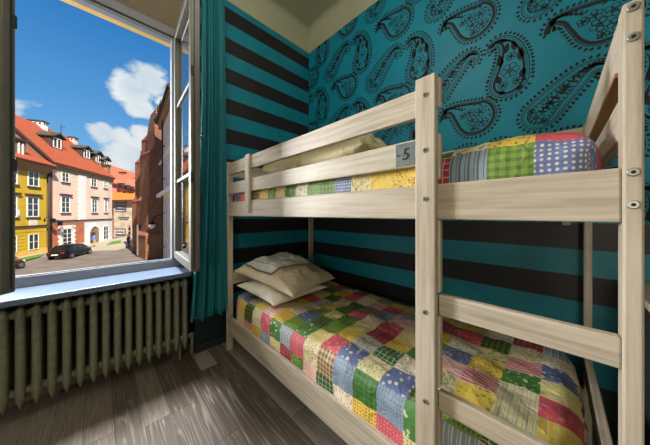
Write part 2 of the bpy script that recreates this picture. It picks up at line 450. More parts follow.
def paisley(bm, kind, ox, oz):
    s = SP[kind]; rr = random.Random(hash_i(kind))
    out = outline(s)
    ribbon(bm, out, .0050, True, ox, oz)
    if kind == 'A':
        ribbon(bm, outline(s, .0135), .0155, True, ox, oz)
        ribbon(bm, [(0, -.02), (.002, 0), (.012, .02), (.03, .034)], .022, False, ox, oz)
    else:
        ribbon(bm, outline(s, .010), .0030, True, ox, oz)
    if kind == 'C':
        ribbon(bm, outline(s, .027), .0045, True, ox, oz)
        for p, d in resample(outline(s, .030), .020): leaf(bm, p, math.atan2(d[0], -d[1])+math.pi, .013, .009, ox, oz)
    if kind == 'B': ribbon(bm, outline(s, .024), .0125, True, ox, oz)
    for p, d in resample(out, .0215):
        n = (-d[1], d[0])
        # outward side
        cx = sum(q[0] for q in out)/len(out)
        a = math.atan2(n[1], n[0])
        q = (p[0]+n[0]*.006, p[1]+n[1]*.006)
        leaf(bm, q, a-.35, .022, .015, ox, oz)
    # interior
    cs = catmull(s, 3)
    ex, ez, er = s[-1]
    if kind == 'A':
        for k, (fx, fz, r) in enumerate([(.235, -.03, .034), (.19, -.075, .036), (.245, -.10, .032), (.175, -.02, .030), (.135, -.03, .024), (.20, -.13, .022)]):
            flower(bm, (fx, fz), r, ox, oz, k)
        for i, (x, z, r) in enumerate(cs[5:13]):
            leaf(bm, (x, z+r*.25), 2.6, .026, .014, ox, oz); leaf(bm, (x, z+r*.25), .9, .022, .011, ox, oz)
        for k in range(9):
            a = -1.9+k*.42; leaf(bm, (ex+math.cos(a)*er*.72, ez+math.sin(a)*er*.72), a+1.9, .024, .009, ox, oz)
    elif kind == 'B':
        for k, (fx, fz, r) in enumerate([(.004, -.035, .046), (-.03, -.115, .026), (.04, -.11, .024), (.01, .05, .026)]):
            flower(bm, (fx, fz), r, ox, oz, k*.7, 6)
        for sx in (-1, 1):
            for (px, pz, a, L, w) in ((.046, .0, 1.5, .085, .036), (.050, -.10, 1.3, .06, .034), (.022, .075, 1.7, .07, .030), (.022, -.165, .4, .045, .028)):
                leaf(bm, (px*sx+.006, pz), a if sx > 0 else math.pi-a, L, w, ox, oz)
        for i, (x, z, r) in enumerate(cs[3:10]): leaf(bm, (x, z), .6, .022, .016, ox, oz); leaf(bm, (x, z), 2.4, .022, .012, ox, oz)
    else:
        for k, (fx, fz, r) in enumerate([(-.095, -.085, .036), (-.035, -.02, .038), (.02, .035, .026), (-.06, -.115, .018), (-.115, -.045, .018)]):
            flower(bm, (fx, fz), r, ox, oz, k*.5, 6)
        for i, (x, z, r) in enumerate(cs[5:19]):
            leaf(bm, (x, z), .9+.25, .028, .012, ox, oz); leaf(bm, (x, z), .9-.9, .026, .011, ox, oz); leaf(bm, (x, z), .9+1.4, .024, .011, ox, oz)
def hash_i(k): return {'A': 1, 'B': 2, 'C': 3}[k]

bm = bmesh.new()
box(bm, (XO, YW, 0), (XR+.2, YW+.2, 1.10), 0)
box(bm, (XO, YW, 1.10), (XR+.2, YW+.2, ZP), 1)
box(bm, (XW, YW-.004, ZP), (XR, YW+.2, ZC), 2)
pb = bmesh.new()
for k in range(-4, 7):
    for mm in range(-7, 7):
        x = -.589+.553*k; z = 2.50-.3225*k+.645*mm
        for kd, dx, dz in (('A', 0, 0), ('B', .386, -.436), ('C', .603, -.712)):
            ox, oz = x+dx, z+dz
            if XW-.3 < ox < XR and .95 < oz < 3.35: paisley(pb, kd, ox, oz)
for co, no in (((0, 0, ZP), (0, 0, 1)), ((0, 0, 1.102), (0, 0, -1)), ((XW+.001, 0, 0), (-1, 0, 0)), ((XR-.01, 0, 0), (1, 0, 0))):
    bmesh.ops.bisect_plane(pb, geom=pb.verts[:]+pb.edges[:]+pb.faces[:], plane_co=co, plane_no=no, clear_outer=True)
pb.normal_update()
for f in pb.faces:
    if f.normal.y > 0: f.normal_flip()
merge(bm, pb, 3)
auto_uv(bm)
me = bpy.data.meshes.new('wall_right'); bm.to_mesh(me); bm.free()
for m in (M['stripes'], M['teal'], M['cream'], M['flock']): me.materials.append(m)
o = bpy.data.objects.new('wall_right', me); C.objects.link(o); struct(o)
# the two walls behind the camera
bm = bmesh.new(); box(bm, (XR, YB-.2, 0), (XR+.2, YW+.2, ZC)); struct(obj('wall_back', bm, M['cream']))
bm = bmesh.new(); box(bm, (XO, YB-.2, 0), (XR+.2, YB, ZC)); struct(obj('wall_front', bm, M['cream']))
bm = bmesh.new(); box(bm, (XW, NY1+.002, 0), (XW+.014, YW, .06), 0, .003); struct(obj('baseboard_left', bm, M['skirting']))
bm = bmesh.new(); box(bm, (XW, YW-.014, 0), (XR, YW, .06), 0, .003); struct(obj('baseboard_right', bm, M['skirting']))

# ------------------------------------------------------------------ window
win = bpy.data.objects.new('window_1', None); C.objects.link(win); win.location = (-2.29, -.18, .71); struct(win)
FX0, FX1 = -2.31, -2.245
WY0, WY1, WZ0, WZ1 = -.90, .505, .712, 2.652
bm = bmesh.new()
box(bm, (FX0, WY0-.02, WZ0-.01), (FX1, WY1+.052, .772), 0, .006)
box(bm, (FX0, WY0-.02, 2.595), (FX1, WY1+.052, 2.70), 0, .006)
box(bm, (FX0, WY1-.08, .772), (FX1, WY1+.052, 2.60), 0, .006)
box(bm, (FX0, WY0-.02, .772), (FX1, WY0+.05, 2.60), 0, .006)
obj('window_frame', bm, M['frame'], win)
bm = bmesh.new()
box(bm, (FX1-.001, WY0, 2.615), (FX1+.006, WY1, 2.628), 0); box(bm, (FX1-.001, WY1-.012, .78), (FX1+.006, WY1-.006, 2.60), 0)
box(bm, (FX1-.012, WY0+.05, .7725), (FX1-.006, WY1-.08, .7765), 0)
obj('gasket', bm, M['gasket'], win)
bm = bmesh.new()
box(bm, (XO-.06, NY0, .69), (FX0, NY1, .72), 0, .004, None)
obj('outer_sill', bm, M['frame'], win)
bm = bmesh.new()
box(bm, (-2.255, NY0, .678), (-1.952, NY1-.002, .71), 0, .005); box(bm, (-2.09, NY0-.0, .678), (-1.952, .497, .71), 0, .004)
# real outline: inside the reveal behind the wall face, narrower in front of it
bm.free(); bm = bmesh.new()
box(bm, (-2.255, NY0, .676), (XW, NY1-.002, .708), 0, .003); box(bm, (XW-.01, NY0-.04, .676), (-1.952, .497, .708), 0, .004)
obj('window_sill', bm, M['sill'], win)
def sash(hinge, free, side, pm):
    """open sash: hinge and free points in plan (centre line of the pane)"""
    h, f = Vector((*hinge, 0)), Vector((*free, 0)); L = (f-h).length; ang = math.atan2(f.y-h.y, f.x-h.x)
    mt = Matrix.Translation(h) @ Matrix.Rotation(ang, 4, 'Z')
    z0, z1 = .783, 2.645
    th = .027; sw = .062
    t = bmesh.new()
    box(t, (0, -th, z0), (sw, th, z1), 0, .006); box(t, (L-sw, -th, z0), (L, th, z1), 0, .006)
    box(t, (sw-.004, -th, z0), (L-sw+.004, th, z0+.062), 0, .006); box(t, (sw-.004, -th, z1-.062), (L-sw+.004, th, z1), 0, .006)
    for z in (1.415, 2.03): box(t, (sw-.004, -.014, z-.013), (L-sw+.004, .014, z+.013), 0, .004)
    bmesh.ops.transform(t, matrix=mt, verts=t.verts[:])
    s = obj('sash', t, pm, win)
    t = bmesh.new(); box(t, (sw-.006, -.002, z0+.05), (L-sw+.006, .002, z1-.05)); bmesh.ops.transform(t, matrix=mt, verts=t.verts[:])
    obj('glass', t, M['glass'], s)
    t = bmesh.new(); box(t, (L-.0005, side*(.008)-.004, z0+.02), (L+.003, side*(.008)+.004, z1-.02)); bmesh.ops.transform(t, matrix=mt, verts=t.verts[:])
    obj('gasket', t, M['gasket'], s)
    t = bmesh.new()
    for z in (1.38, 2.05): box(t, (L-.02, side*.02-.008, z-.03), (L+.006, side*.02+.008, z+.03), 0, .003)
    bmesh.ops.transform(t, matrix=mt, verts=t.verts[:]); obj('latch_keep', t, M['gasket'], s)
    return s, mt, L
s, mt, L = sash((-2.245, .4655), (-1.60, .430), -1, M['frameold'])
t = bmesh.new()
tube(t, [(L-.03, .024, 1.655), (L-.03, .048, 1.655)], .012, 12)
tube(t, [(L-.03, .046, 1.655), (L-.045, .052, 1.662), (L-.10, .054, 1.665)], [.010, .009, .008], 10)
bmesh.ops.transform(t, matrix=mt, verts=t.verts[:]); obj('handle', t, M['steel'], s)
sash((-2.245, -.87), (-1.768, -.299), 1, M['frameold'])

# ------------------------------------------------------------------ radiator
rad = thing('radiator', 'old olive grey cast-iron column radiator below the window sill', 'radiator', (-2.13, -.2, 0))
def section_bm():
    bm = bmesh.new()
    def col(x, rx, ry):
        zs = [(.078, .10), (.10, .45), (.125, .85), (.15, 1.0), (.58, 1.0), (.61, .95), (.628, .75), (.638, .35)]
        rings = []
        for z, k in zs:
            rings.append([bm.verts.new((x+rx*k*math.cos(2*math.pi*i/14), ry*k*math.sin(2*math.pi*i/14), z)) for i in range(14)])
        for a, b in zip(rings, rings[1:]):
            for i in range(14): f = bm.faces.new((a[i], a[(i+1) % 14], b[(i+1) % 14], b[i])); f.smooth = True
        bm.faces.new(rings[0][::-1]); bm.faces.new(rings[-1])
    col(.045, .027, .019); col(-.045, .027, .019)
    for z in (.165, .595):
        box(bm, (-.05, -.013, z-.035), (.05, .013, z+.035), 0, .008)
        tube(bm, [(.0+.02, -.0285, z), (.02, .0285, z)], .024, 12)
    box(bm, (.066, -.0022, .13), (.0735, .0022, .60), 0, .001)
    return bm
ys = [.478-.0563*k for k in range(24)]
sec0 = None
for i, y in enumerate(ys):
    if sec0 is None:
        sb = section_bm(); bmesh.ops.recalc_face_normals(sb, faces=sb.faces[:])
        me = bpy.data.meshes.new('radiator_section'); sb.to_mesh(me); sb.free(); me.materials.append(M['radiator'])
        s = bpy.data.objects.new('section', me); sec0 = s
    else: s = sec0.copy()
    C.objects.link(s); s.parent = rad; s.location = (-2.105+2.13, y+.2, 0)
bm = bmesh.new(); tube(bm, [(-2.085, .50, .165), (-2.085, .545, .165)], .02, 12); tube(bm, [(-2.085, .535, .165), (-2.085, .535, 0.0)], .011, 10)
obj('pipe', bm, M['radiator'], rad)
bm = bmesh.new()
bm.free()
for y in (.4498, -.6198):
    bm = bmesh.new(); box(bm, (-2.13, y-.006, 0), (-2.08, y+.006, .15), 0, .002)
    obj('foot_bracket', bm, M['radiator'], rad)

# ------------------------------------------------------------------ curtain
bm = bmesh.new()
NU, NV = 130, 50
uvl = bm.loops.layers.uv.new('UVMap')
vs = []
for j in range(NV+1):
    t = j/NV; z = .335+(3.02-.335)*t
    y0 = .475+(.555-.475)*min(1, t*1.6)**.7; y1 = .758-(.03)*t
    row = []
    for i in range(NU+1):
        s = i/NU
        ph = s*math.pi*2*4.1
        amp = .036*(.75+.5*math.sin(3.1*s+1)) * (1-.35*t)
        x = -1.945 + amp*math.sin(ph+.35*math.sin(2.3*t+5*s)) + .008*math.sin(2.7*ph+1)
        y = y0+(y1-y0)*s + .008*math.cos(ph*1.0)
        row.append(bm.verts.new((x, y, z + .01*math.sin(ph*.5)*(1-t))))
    vs.append(row)
for j in range(NV):
    for i in range(NU):
        f = bm.faces.new((vs[j][i], vs[j][i+1], vs[j+1][i+1], vs[j+1][i])); f.smooth = True
cu = obj('curtain', bm, M['curtain'], origin=(-1.945, .62, .335))
md = cu.modifiers.new('Solidify', 'SOLIDIFY'); md.thickness = .003
tag(cu, 'teal fabric curtain hanging in folds between the open window and the bunk bed', 'curtain')

# ------------------------------------------------------------------ bunk bed
bed = thing('bunk_bed', 'whitewashed pine bunk bed with ladder rungs and guard rails along the paisley wall', 'bunk bed', (-.92, 1.25, 0))
BX0, BX1 = -1.96, .122         # outer ends
BI0, BI1 = -1.934, .095        # inner faces of the end posts
YF, YK = .763, 1.725           # front and back
def board(name, a, b, axis, bev=.004, parent=None, mat=None):
    bm = bmesh.new(); box(bm, a, b, 0, bev)
    return obj(name, bm, mat or M['wood'][axis], parent or bed)
def bolt(x, z, y, parent, r=.0085, dirv=(0, -1, 0), m=None):
    bm = bmesh.new(); d = Vector(dirv); p = Vector((x, y, z))
    tube(bm, [p-d*.002, p+d*.003, p+d*.0042], [r, r, r*.8], 18, 0)
    tube(bm, [p+d*.003, p+d*.0048], r*.42, 6, 1, smooth=False)
    return obj('bolt', bm, [m or M['steel'], M['black']], parent)
TH = .024
zt = 1.583
p_hf = board('post', (BX0, YF-.004, 0), (BI0, YF+.046, 1.585), 2)
p_ff = board('post', (BI1, YF-.006, 0), (BX1, YF+.044, 1.577), 2)
p_hb = board('post', (BX0, YK-.055, 0), (BI0, YK, 1.585), 2)
p_fb = board('post', (BI1, YK-.055, 0), (BX1, YK, 1.585), 2)
lp = board('ladder_post', (-.3247, YF-.028, 0), (-.262, YF, 1.588), 2)
for a, b in ((1.49, 1.5835), (1.26, 1.405), (.90, 1.13), (.60, .825), (.30, .525), (0.0, .12)):
    board('backing_block', (-.32, YF+.001, a), (-.257, YF+TH, b), 2, .003)
def rail(name, x0, x1, z0, z1, y=YF): return board(name, (x0, y, z0), (x1, y+TH, z1), 0)
rail('guard_rail', BI0, -.3, 1.4755, 1.569); g2 = rail('guard_rail', BI0, -.3, 1.313, 1.4035)
rail('side_rail', BI0, BI1, 1.132, 1.245)
rail('side_rail', BI0, BI1, .150, .295)
rail('ladder_rung', -.262, BI1, .829, .895); rail('ladder_rung', -.262, BI1, .527, .589)
rail('guard_rail', BI0, BI1, 1.47, 1.573, YK-.05); rail('guard_rail', BI0, BI1, 1.313, 1.4035, YK-.05); rail('side_rail', BI0, BI1, 1.132, 1.245, YK-.05); rail('side_rail', BI0, BI1, .150, .295, YK-.05)
board('guard_support', (-1.577, YF-.021, 1.157), (-1.517, YF-.0005, 1.574), 2)
for (x0, x1) in ((BX0+.001, BI0-.001), (BI1+.001, BX1-.001)):
    for (z0, z1) in ((1.462, 1.577), (1.31, 1.40), (1.132, 1.245), (.36, .46)):
        if x0 < -1 and z0 == .36: z0, z1 = .55, .65
        board('end_rail', (x0, YF+.040, z0), (x1, YK-.053, z1), 1)
# lower raw edge strip under the foot guard rail
board('rail_strip', (BI1-.004, YF+.05, 1.452), (BX1-.004, YK-.06, 1.4615), 1, .001, mat=M['raw'])
for z0 in (1.168, .214):
    board('ledger', (BI0+.01, YF+TH+.001, z0-.03), (BI1-.01, YF+TH+.024, z0), 0, .002); board('ledger', (BI0+.01, YK-.075, z0-.03), (BI1-.01, YK-.0515, z0), 0, .002)
    for k in range(13):
        x = -1.85+k*.153
        board('slat', (x-.035, YF+TH+.003, z0+.0005), (x+.035, YK-.053, z0+.018), 1, .002)
board('cross_brace', (.02, YK-.12, 1.095), (.05, YK-.052, 1.13), 1, .003)
for z in (1.527, 1.352, 1.197, .838, .556, .22):
    bolt(-.292, z, YF-.028, lp, .0078)
for z in (1.562, 1.502, 1.233, 1.168):
    bolt(.108, z, YF-.006, p_ff, .0088)
for x, zz in ((-1.95, .25), (-1.95, .19)): bolt(-1.947, zz, YF-.004, p_hf, .006)
for z in (1.54, 1.36, 1.20): bolt(-1.547, z, YF-.021, bed, .004)
# number plate on the lower guard rail
bm = bmesh.new(); box(bm, (-.408, YF-.0022, 1.318), (-.3255, YF-.0002, 1.398), 0, .0006)
pl = obj('number_plate', bm, M['plate'], bed); pl['label'] = 'small grey metal plate bearing the number 5'
cv = bpy.data.curves.new('numeral', 'FONT'); cv.body = '5'; cv.size = .058; cv.extrude = .0004; cv.align_x = 'CENTER'; cv.shear = .12
tx = bpy.data.objects.new('numeral_tmp', cv); C.objects.link(tx)
dg = bpy.context.evaluated_depsgraph_get(); tm = bpy.data.meshes.new_from_object(tx.evaluated_get(dg))
bpy.data.objects.remove(tx)
tm.transform(Matrix.Translation((-.3695, YF-.0032, 1.339)) @ Matrix.Rotation(math.pi/2, 4, 'X'))
tb = bmesh.new(); tb.from_mesh(tm); obj('numeral', tb, M['black'], pl)
bolt(-.398, 1.357, YF-.002, pl, .003, m=M['brass'])

# ------------------------------------------------------------------ patchwork mattresses
PAL = {'yel': (232, 200, 84), 'pale': (226, 210, 150), 'cream': (222, 210, 168), 'grn': (76, 130, 56), 'dgrn': (36, 88, 34), 'lime': (128, 158, 60),
       'pink': (206, 84, 100), 'red': (160, 40, 62), 'rose': (222, 150, 150), 'blue': (98, 112, 160), 'lblue': (140, 158, 176), 'brn': (122, 84, 68), 'blk': (48, 44, 36), 'wht': (236, 228, 206), 'gry': (180, 178, 160)}
CH = [('yel', 'brn', 7), ('yel', 'pale', 2), ('yel', 'red', 5), ('pale', 'grn', 6), ('cream', 'brn', 7), ('cream', 'gry', 2), ('grn', 'lime', 5), ('grn', 'dgrn', 3), ('dgrn', 'wht', 4),
      ('grn', 'wht', 6), ('pink', 'rose', 6), ('pink', 'wht', 1), ('red', 'rose', 4), ('pink', 'rose', 5), ('blue', 'wht', 6), ('lblue', 'wht', 2), ('blue', 'yel', 7), ('brn', 'pale', 3),
      ('cream', 'red', 7), ('cream', 'dgrn', 6), ('blk', 'lime', 3), ('rose', 'wht', 1), ('yel', 'grn', 6), ('pale', 'brn', 5), ('lblue', 'blue', 5), ('wht', 'pink', 7), ('lime', 'dgrn', 5), ('pale', 'lblue', 2),
      ('yel', 'pale', 7), ('yel', 'brn', 5), ('pale', 'yel', 6), ('cream', 'lime', 7), ('pale', 'rose', 2), ('grn', 'yel', 7), ('wht', 'brn', 7), ('gry', 'blue', 7)]
def mattress(name, x0, x1, y0, y1, z0, z1, cell, seed, disp, label, over=None, rc=.1, sd=6, fixed=None, off=0):
    rnd = random.Random(seed)
    er = .055
    hz = z1-z0; arc = math.pi/2*er
    side = (hz-er)+arc
    Wd, Ld = (y1-y0)-2*er, (x1-x0)-2*er
    def prof(p, D):       # p from -side to D+side -> (coordinate from inner edge, drop)
        if p < 0:
            q = -p
            if q < arc: a = q/er; return -er*math.sin(a), er*(1-math.cos(a))
            return -er, er+(q-arc)
        if p > D:
            c, d = prof(D-p, D); return D-c, d
        return p, 0.0
    nc_p = math.ceil((Wd+2*side)/cell); nc_q = math.ceil((Ld+2*side)/cell)
    ps = [-side+min(i*cell/sd, Wd+2*side) for i in range(nc_p*sd+1)]; qs = [-side+min(i*cell/sd, Ld+2*side) for i in range(nc_q*sd+1)]
    bm = bmesh.new(); uvl = bm.loops.layers.uv.new('UVMap')
    grid = []
    for q in qs:
        cx, dx = prof(q, Ld); row = []
        for p in ps:
            cy, dy = prof(p, Wd)
            x, y = x0+er+cx, y0+er+cy; drop = max(dx, dy)
            if dx > 0 and dy > 0: drop = min(hz, max(dx, dy))
            # round the plan corners
            kx, ky = min(max(x, x0+rc), x1-rc), min(max(y, y0+rc), y1-rc)
            vx, vy = x-kx, y-ky; l = math.hypot(vx, vy)
            if l > rc: x, y = kx+vx/l*rc, ky+vy/l*rc
            z = z1-min(drop, hz)
            n1 = noise.noise(Vector((x*3.1+seed, y*4.3, z*3))); n2 = noise.noise(Vector((x*9+y*6, y*13-x*5, seed+z*6))); n3 = 1-abs(noise.noise(Vector((x*6-y*9, x*4+y*5+seed, z*7))))*2
            n4 = 1-abs(noise.noise(Vector((x*5+y*16, y*7-x*4+seed*2, z*3))))*2
            e = disp*(.8*n1+.4*n2+.6*max(0, n3-.4)+.55*max(0, n4-.5))
            k = max(0.0, 1-drop/.05)
            dz = e*k + (over(x, y) if over else 0)*k
            so = e*.8*(1-k)
            if l > 1e-6 and drop > .01: x += vx/l*so; y += vy/l*so
            row.append((bm.verts.new((x, y, z+dz)), p, q))
        grid.append(row)
    ca, cb, ct = bm.faces.layers.float_color.new('patch_a'), bm.faces.layers.float_color.new('patch_b'), bm.faces.layers.float.new('patch_t')
    pick = {}
    for j in range(len(qs)-1):
        for i in range(len(ps)-1):
            c = [grid[j][i], grid[j][i+1], grid[j+1][i+1], grid[j+1][i]]
            try: f = bm.faces.new([v[0] for v in c])
            except ValueError: continue
            f.smooth = True
            for l, v in zip(f.loops, c): l[uvl].uv = (v[1]+5, v[2]+5)
            ck = ((i+off)//sd, j//sd)
            if ck not in pick:
                for _ in range(12):
                    w = rnd.choice(CH)
                    if all(pick.get((ck[0]+a, ck[1]+b), ('', '', 0))[0] != w[0] for a, b in ((-1, 0), (0, -1), (-1, -1), (1, -1))): break
                pick[ck] = (fixed or {}).get(ck, w)
            a, b, t = pick[ck]
            f[ca] = srgb(PAL[a]); f[cb] = srgb(PAL[b]); f[ct] = t/10
    # flat underside
    rim = [grid[0][i][0] for i in range(len(ps))] + [grid[j][-1][0] for j in range(1, len(qs))] + [grid[-1][i][0] for i in range(len(ps)-2, -1, -1)] + [grid[j][0][0] for j in range(len(qs)-2, 0, -1)]
    f = bm.faces.new(rim); f[ca] = srgb(PAL['cream']); f[cb] = srgb(PAL['cream'])
    me = bpy.data.meshes.new(name)
    bmesh.ops.recalc_face_normals(bm, faces=bm.faces[:])
    org = Vector(((x0+x1)/2, (y0+y1)/2, z0))
    for v in bm.verts: v.co -= org
    bm.to_mesh(me); bm.free(); me.materials.append(M['quilt'])
    o = bpy.data.objects.new(name, me); C.objects.link(o); o.location = org
    return tag(o, label, 'mattress')
mattress('mattress', -1.915, .062, .792, 1.66, .236, .475, .116, 4, .022, 'lower bunk mattress in a wrinkled patchwork cover of bright printed squares', rc=.13)
FIX = {}
for i in (0, 1):
    FIX[i, 17] = ('red', 'wht', 4); FIX[i, 18] = ('lblue', 'blk', 2); FIX[i, 19] = ('lime', 'dgrn', 3); FIX[i, 20] = ('blue', 'wht', 5); FIX[i, 21] = ('blue', 'yel', 7)
    FIX[i, 16] = ('yel', 'red', 7); FIX[i, 15] = ('yel', 'pale', 6); FIX[i, 14] = ('pale', 'brn', 7); FIX[i, 13] = ('blue', 'wht', 5); FIX[i, 12] = ('lime', 'dgrn', 3)
FIX[2, 18] = ('cream', 'dgrn', 6); FIX[2, 19] = ('yel', 'brn', 7); FIX[2, 20] = FIX[2, 21] = ('pink', 'pink', 0); FIX[3, 20] = FIX[3, 21] = ('pink', 'pink', 0)
def hump(x, y):
    e = math.exp(-((x+.06)/.22)**2)*.030 + math.exp(-((x+.35)/.25)**2)*.010
    return e*min(1, max(0, (y-.80)/.07))
mattress('mattress', -1.915, .078, .792, 1.66, 1.190, 1.338, .10, 11, .014, 'upper bunk mattress in a patchwork cover, seen above the side rail by the ladder', over=hump, rc=.05, fixed=FIX, off=3)

# ------------------------------------------------------------------ pillows and linen
def pillow_h(u, v): return max(0, (1-abs(u)**2.6))**.55 * max(0, (1-abs(v)**2.6))**.55
def pillow(name, c, lx, ly, h, rz, tilt, seed, mat, label, flat=.35, wr=.02, fr=1.0):
    N = 44; bm = bmesh.new(); uvl = bm.loops.layers.uv.new('UVMap')
    mt = Matrix.Rotation(rz, 4, 'Z') @ Matrix.Rotation(tilt, 4, 'Y')
    def pt(u, v, s):
        px = 1-.07*(1-v*v)*abs(u)**3; py = 1-.07*(1-u*u)*abs(v)**3
        hh = pillow_h(u, v)
        n = noise.noise(Vector((u*2.2+seed, v*2.6, seed))); n2 = noise.noise(Vector((u*5*fr+v*3, v*7/fr-u*2+seed, s*2)))
        rad = 1-abs(noise.noise(Vector((u*3.5*fr+v*3, v*3/fr-u*2, seed+4))))*2
        z = s*h*(.5 if s > 0 else flat)*hh + wr*(n+.6*n2+.5*max(0, rad-.4))*(.25+hh)*(1 if s > 0 else .3)
        return mt @ Vector((u*lx/2*px, v*ly/2*py, z))
    top, bot = {}, {}
    for j in range(N+1):
        for i in range(N+1):
            u, v = math.sin((i/N*2-1)*math.pi/2), math.sin((j/N*2-1)*math.pi/2)
            edge = i in (0, N) or j in (0, N)
            top[i, j] = bm.verts.new(pt(u, v, 1)); bot[i, j] = top[i, j] if edge else bm.verts.new(pt(u, v, -1))
    for j in range(N):
        for i in range(N):
            for d, fl in ((top, 0), (bot, 1)):
                q = [(i, j), (i+1, j), (i+1, j+1), (i, j+1)]
                if fl: q = q[::-1]
                f = bm.faces.new([d[a] for a in q]); f.smooth = True
                for l, a in zip(f.loops, q): l[uvl].uv = (a[0]/N*lx, a[1]/N*ly)
    me = bpy.data.meshes.new(name); bm.to_mesh(me); bm.free(); me.materials.append(mat)
    o = bpy.data.objects.new(name, me); C.objects.link(o); o.location = c
    return tag(o, label, 'pillow')
pillow('pillow', (-1.62, 1.10, .540), .54, .56, .13, .05, .05, 5, M['white_pillow'], 'flat cream pillow underneath the beige pillow on the lower bunk', wr=.016)
PIL = ((-1.64, 1.14, .625), .68, .56, .26, .20, .13, 2)
pil = pillow('pillow', *PIL, M['beige_pillow'], 'puffy beige satin pillow lying on top at the head of the lower bunk', flat=.12, wr=.024, fr=1.4)
pillow('pillow', (-1.03, 1.11, 1.455), .86, .60, .33, .02, 0, 9, M['upper_pillow'], 'khaki crumpled pillow behind the guard rails of the upper bunk', wr=.05, fr=4.5)
# folded striped linen draped over the beige pillow (follows its surface)
bm = bmesh.new(); uvl = bm.loops.layers.uv.new('UVMap')
vt = [v.co.copy() for v in pil.data.vertices]
from mathutils.bvhtree import BVHTree
tr = BVHTree.FromPolygons(vt, [tuple(p.vertices) for p in pil.data.polygons])
lm = Matrix.Rotation(PIL[4], 4, 'Z') @ Matrix.Rotation(PIL[5], 4, 'Y'); li_ = lm.inverted()
N = 40; rows = {}
vl = [li_ @ v for v in vt]
trl = BVHTree.FromPolygons(vl, [tuple(p.vertices) for p in pil.data.polygons])
for lay in (0, 1):
    for j in range(N+1):
        for i in range(N+1):
            a, b = i/N, j/N
            a2, b2 = a*(1-.03*lay), b*(1-.03*lay)
            uv_ = (Vector((-.66, -.90))*(1-a2)+Vector((.24, -.91))*a2)*(1-b2)+(Vector((-.34, .50))*(1-a2)+Vector((.62, .30))*a2)*b2
            u, v = uv_.x, uv_.y
            q = Vector((u*.34, v*.28, 1))
            hit = trl.ray_cast(q, Vector((0, 0, -1)))
            z = hit[0].z if hit[0] is not None else 0
            rows[lay, i, j] = (q, z, a, b)
    base = {k: r[1] for k, r in rows.items() if k[0] == lay}
    sm = dict(base)
    for _ in range(25):
        sm = {(l_, i, j): max(base[l_, i, j]+.004, (sm[l_, max(i-1, 0), j]+sm[l_, min(i+1, N), j]+sm[l_, i, max(j-1, 0)]+sm[l_, i, min(j+1, N)])/4) for (l_, i, j) in sm}
    for k in sm:
        q, z, a, b = rows[k]
        rows[k] = (bm.verts.new(lm @ Vector((q.x, q.y, sm[k]+.003+.013*lay)) + Vector(PIL[0])), a, b)
for lay in (0, 1):
    for j in range(N):
        for i in range(N):
            c = [rows[lay, i, j], rows[lay, i+1, j], rows[lay, i+1, j+1], rows[lay, i, j+1]]
            f = bm.faces.new([q[0] for q in c]); f.smooth = True
            for l, q in zip(f.loops, c): l[uvl].uv = (q[1]*.34, q[2]*.45)
for j in range(N):
    for i0 in (0, N):
        f = bm.faces.new((rows[0, i0, j][0], rows[0, i0, j+1][0], rows[1, i0, j+1][0], rows[1, i0, j][0])); f.smooth = True
        f = bm.faces.new((rows[0, j, i0][0], rows[0, j+1, i0][0], rows[1, j+1, i0][0], rows[1, j, i0][0])); f.smooth = True
ln = obj('folded_linen', bm, M['linen'])
tag(ln, 'folded white bed linen with thin dark stripes lying on the beige pillow', 'bed linen')

# ------------------------------------------------------------------ shelf beyond the foot of the bed
sh = thing('shelf_unit', 'dark low shelf unit with a beige top edge beyond the foot of the bunk bed', 'shelf', (.6, 1.55, 0))
board('top', (.222, 1.32, .815), (1.1, 1.77, .842), 0, .003, sh)
for x in (.227, 1.075): board('side_panel', (x, 1.33, 0), (x+.02, 1.765, .8145), 2, .002, sh, M['dark'])
for z in (.05, .42): board('shelf_board', (.248, 1.33, z), (1.0745, 1.765, z+.018), 0, .002, sh, M['dark'])
board('back_panel', (.248, 1.766, .02), (1.0745, 1.772, .814), 2, .001, sh, M['dark'])
def bundle(name, c, s, seed, mat, label, cat):
    bm = bmesh.new(); bmesh.ops.create_icosphere(bm, subdivisions=4, radius=1)
    for v in bm.verts:
        p = v.co.copy()
        q = Vector([math.copysign(abs(a)**.55, a) for a in p])
        n = 1+.10*noise.noise(p*2.3+Vector((seed, 0, 0)))+.05*noise.noise(p*6)
        v.co = Vector((q.x*s[0]*n, q.y*s[1]*n, q.z*s[2]*(n if q.z > 0 else 1)))
    for f in bm.faces: f.smooth = True
    me = bpy.data.meshes.new(name); bm.to_mesh(me); bm.free(); me.materials.append(mat)
    o = bpy.data.objects.new(name, me); C.objects.link(o); o.location = c; return tag(o, label, cat)
bundle('folded_blanket', (.48, 1.53, .525), (.20, .17, .085), 3, M['purple'], 'dark purple folded blanket on the shelf right of the bed post', 'blanket')
bundle('cloth_bag', (.48, 1.53, .160), (.19, .16, .088), 8, M['bluebag'], 'blue grey cloth bag on the bottom shelf right of the bed post', 'bag')

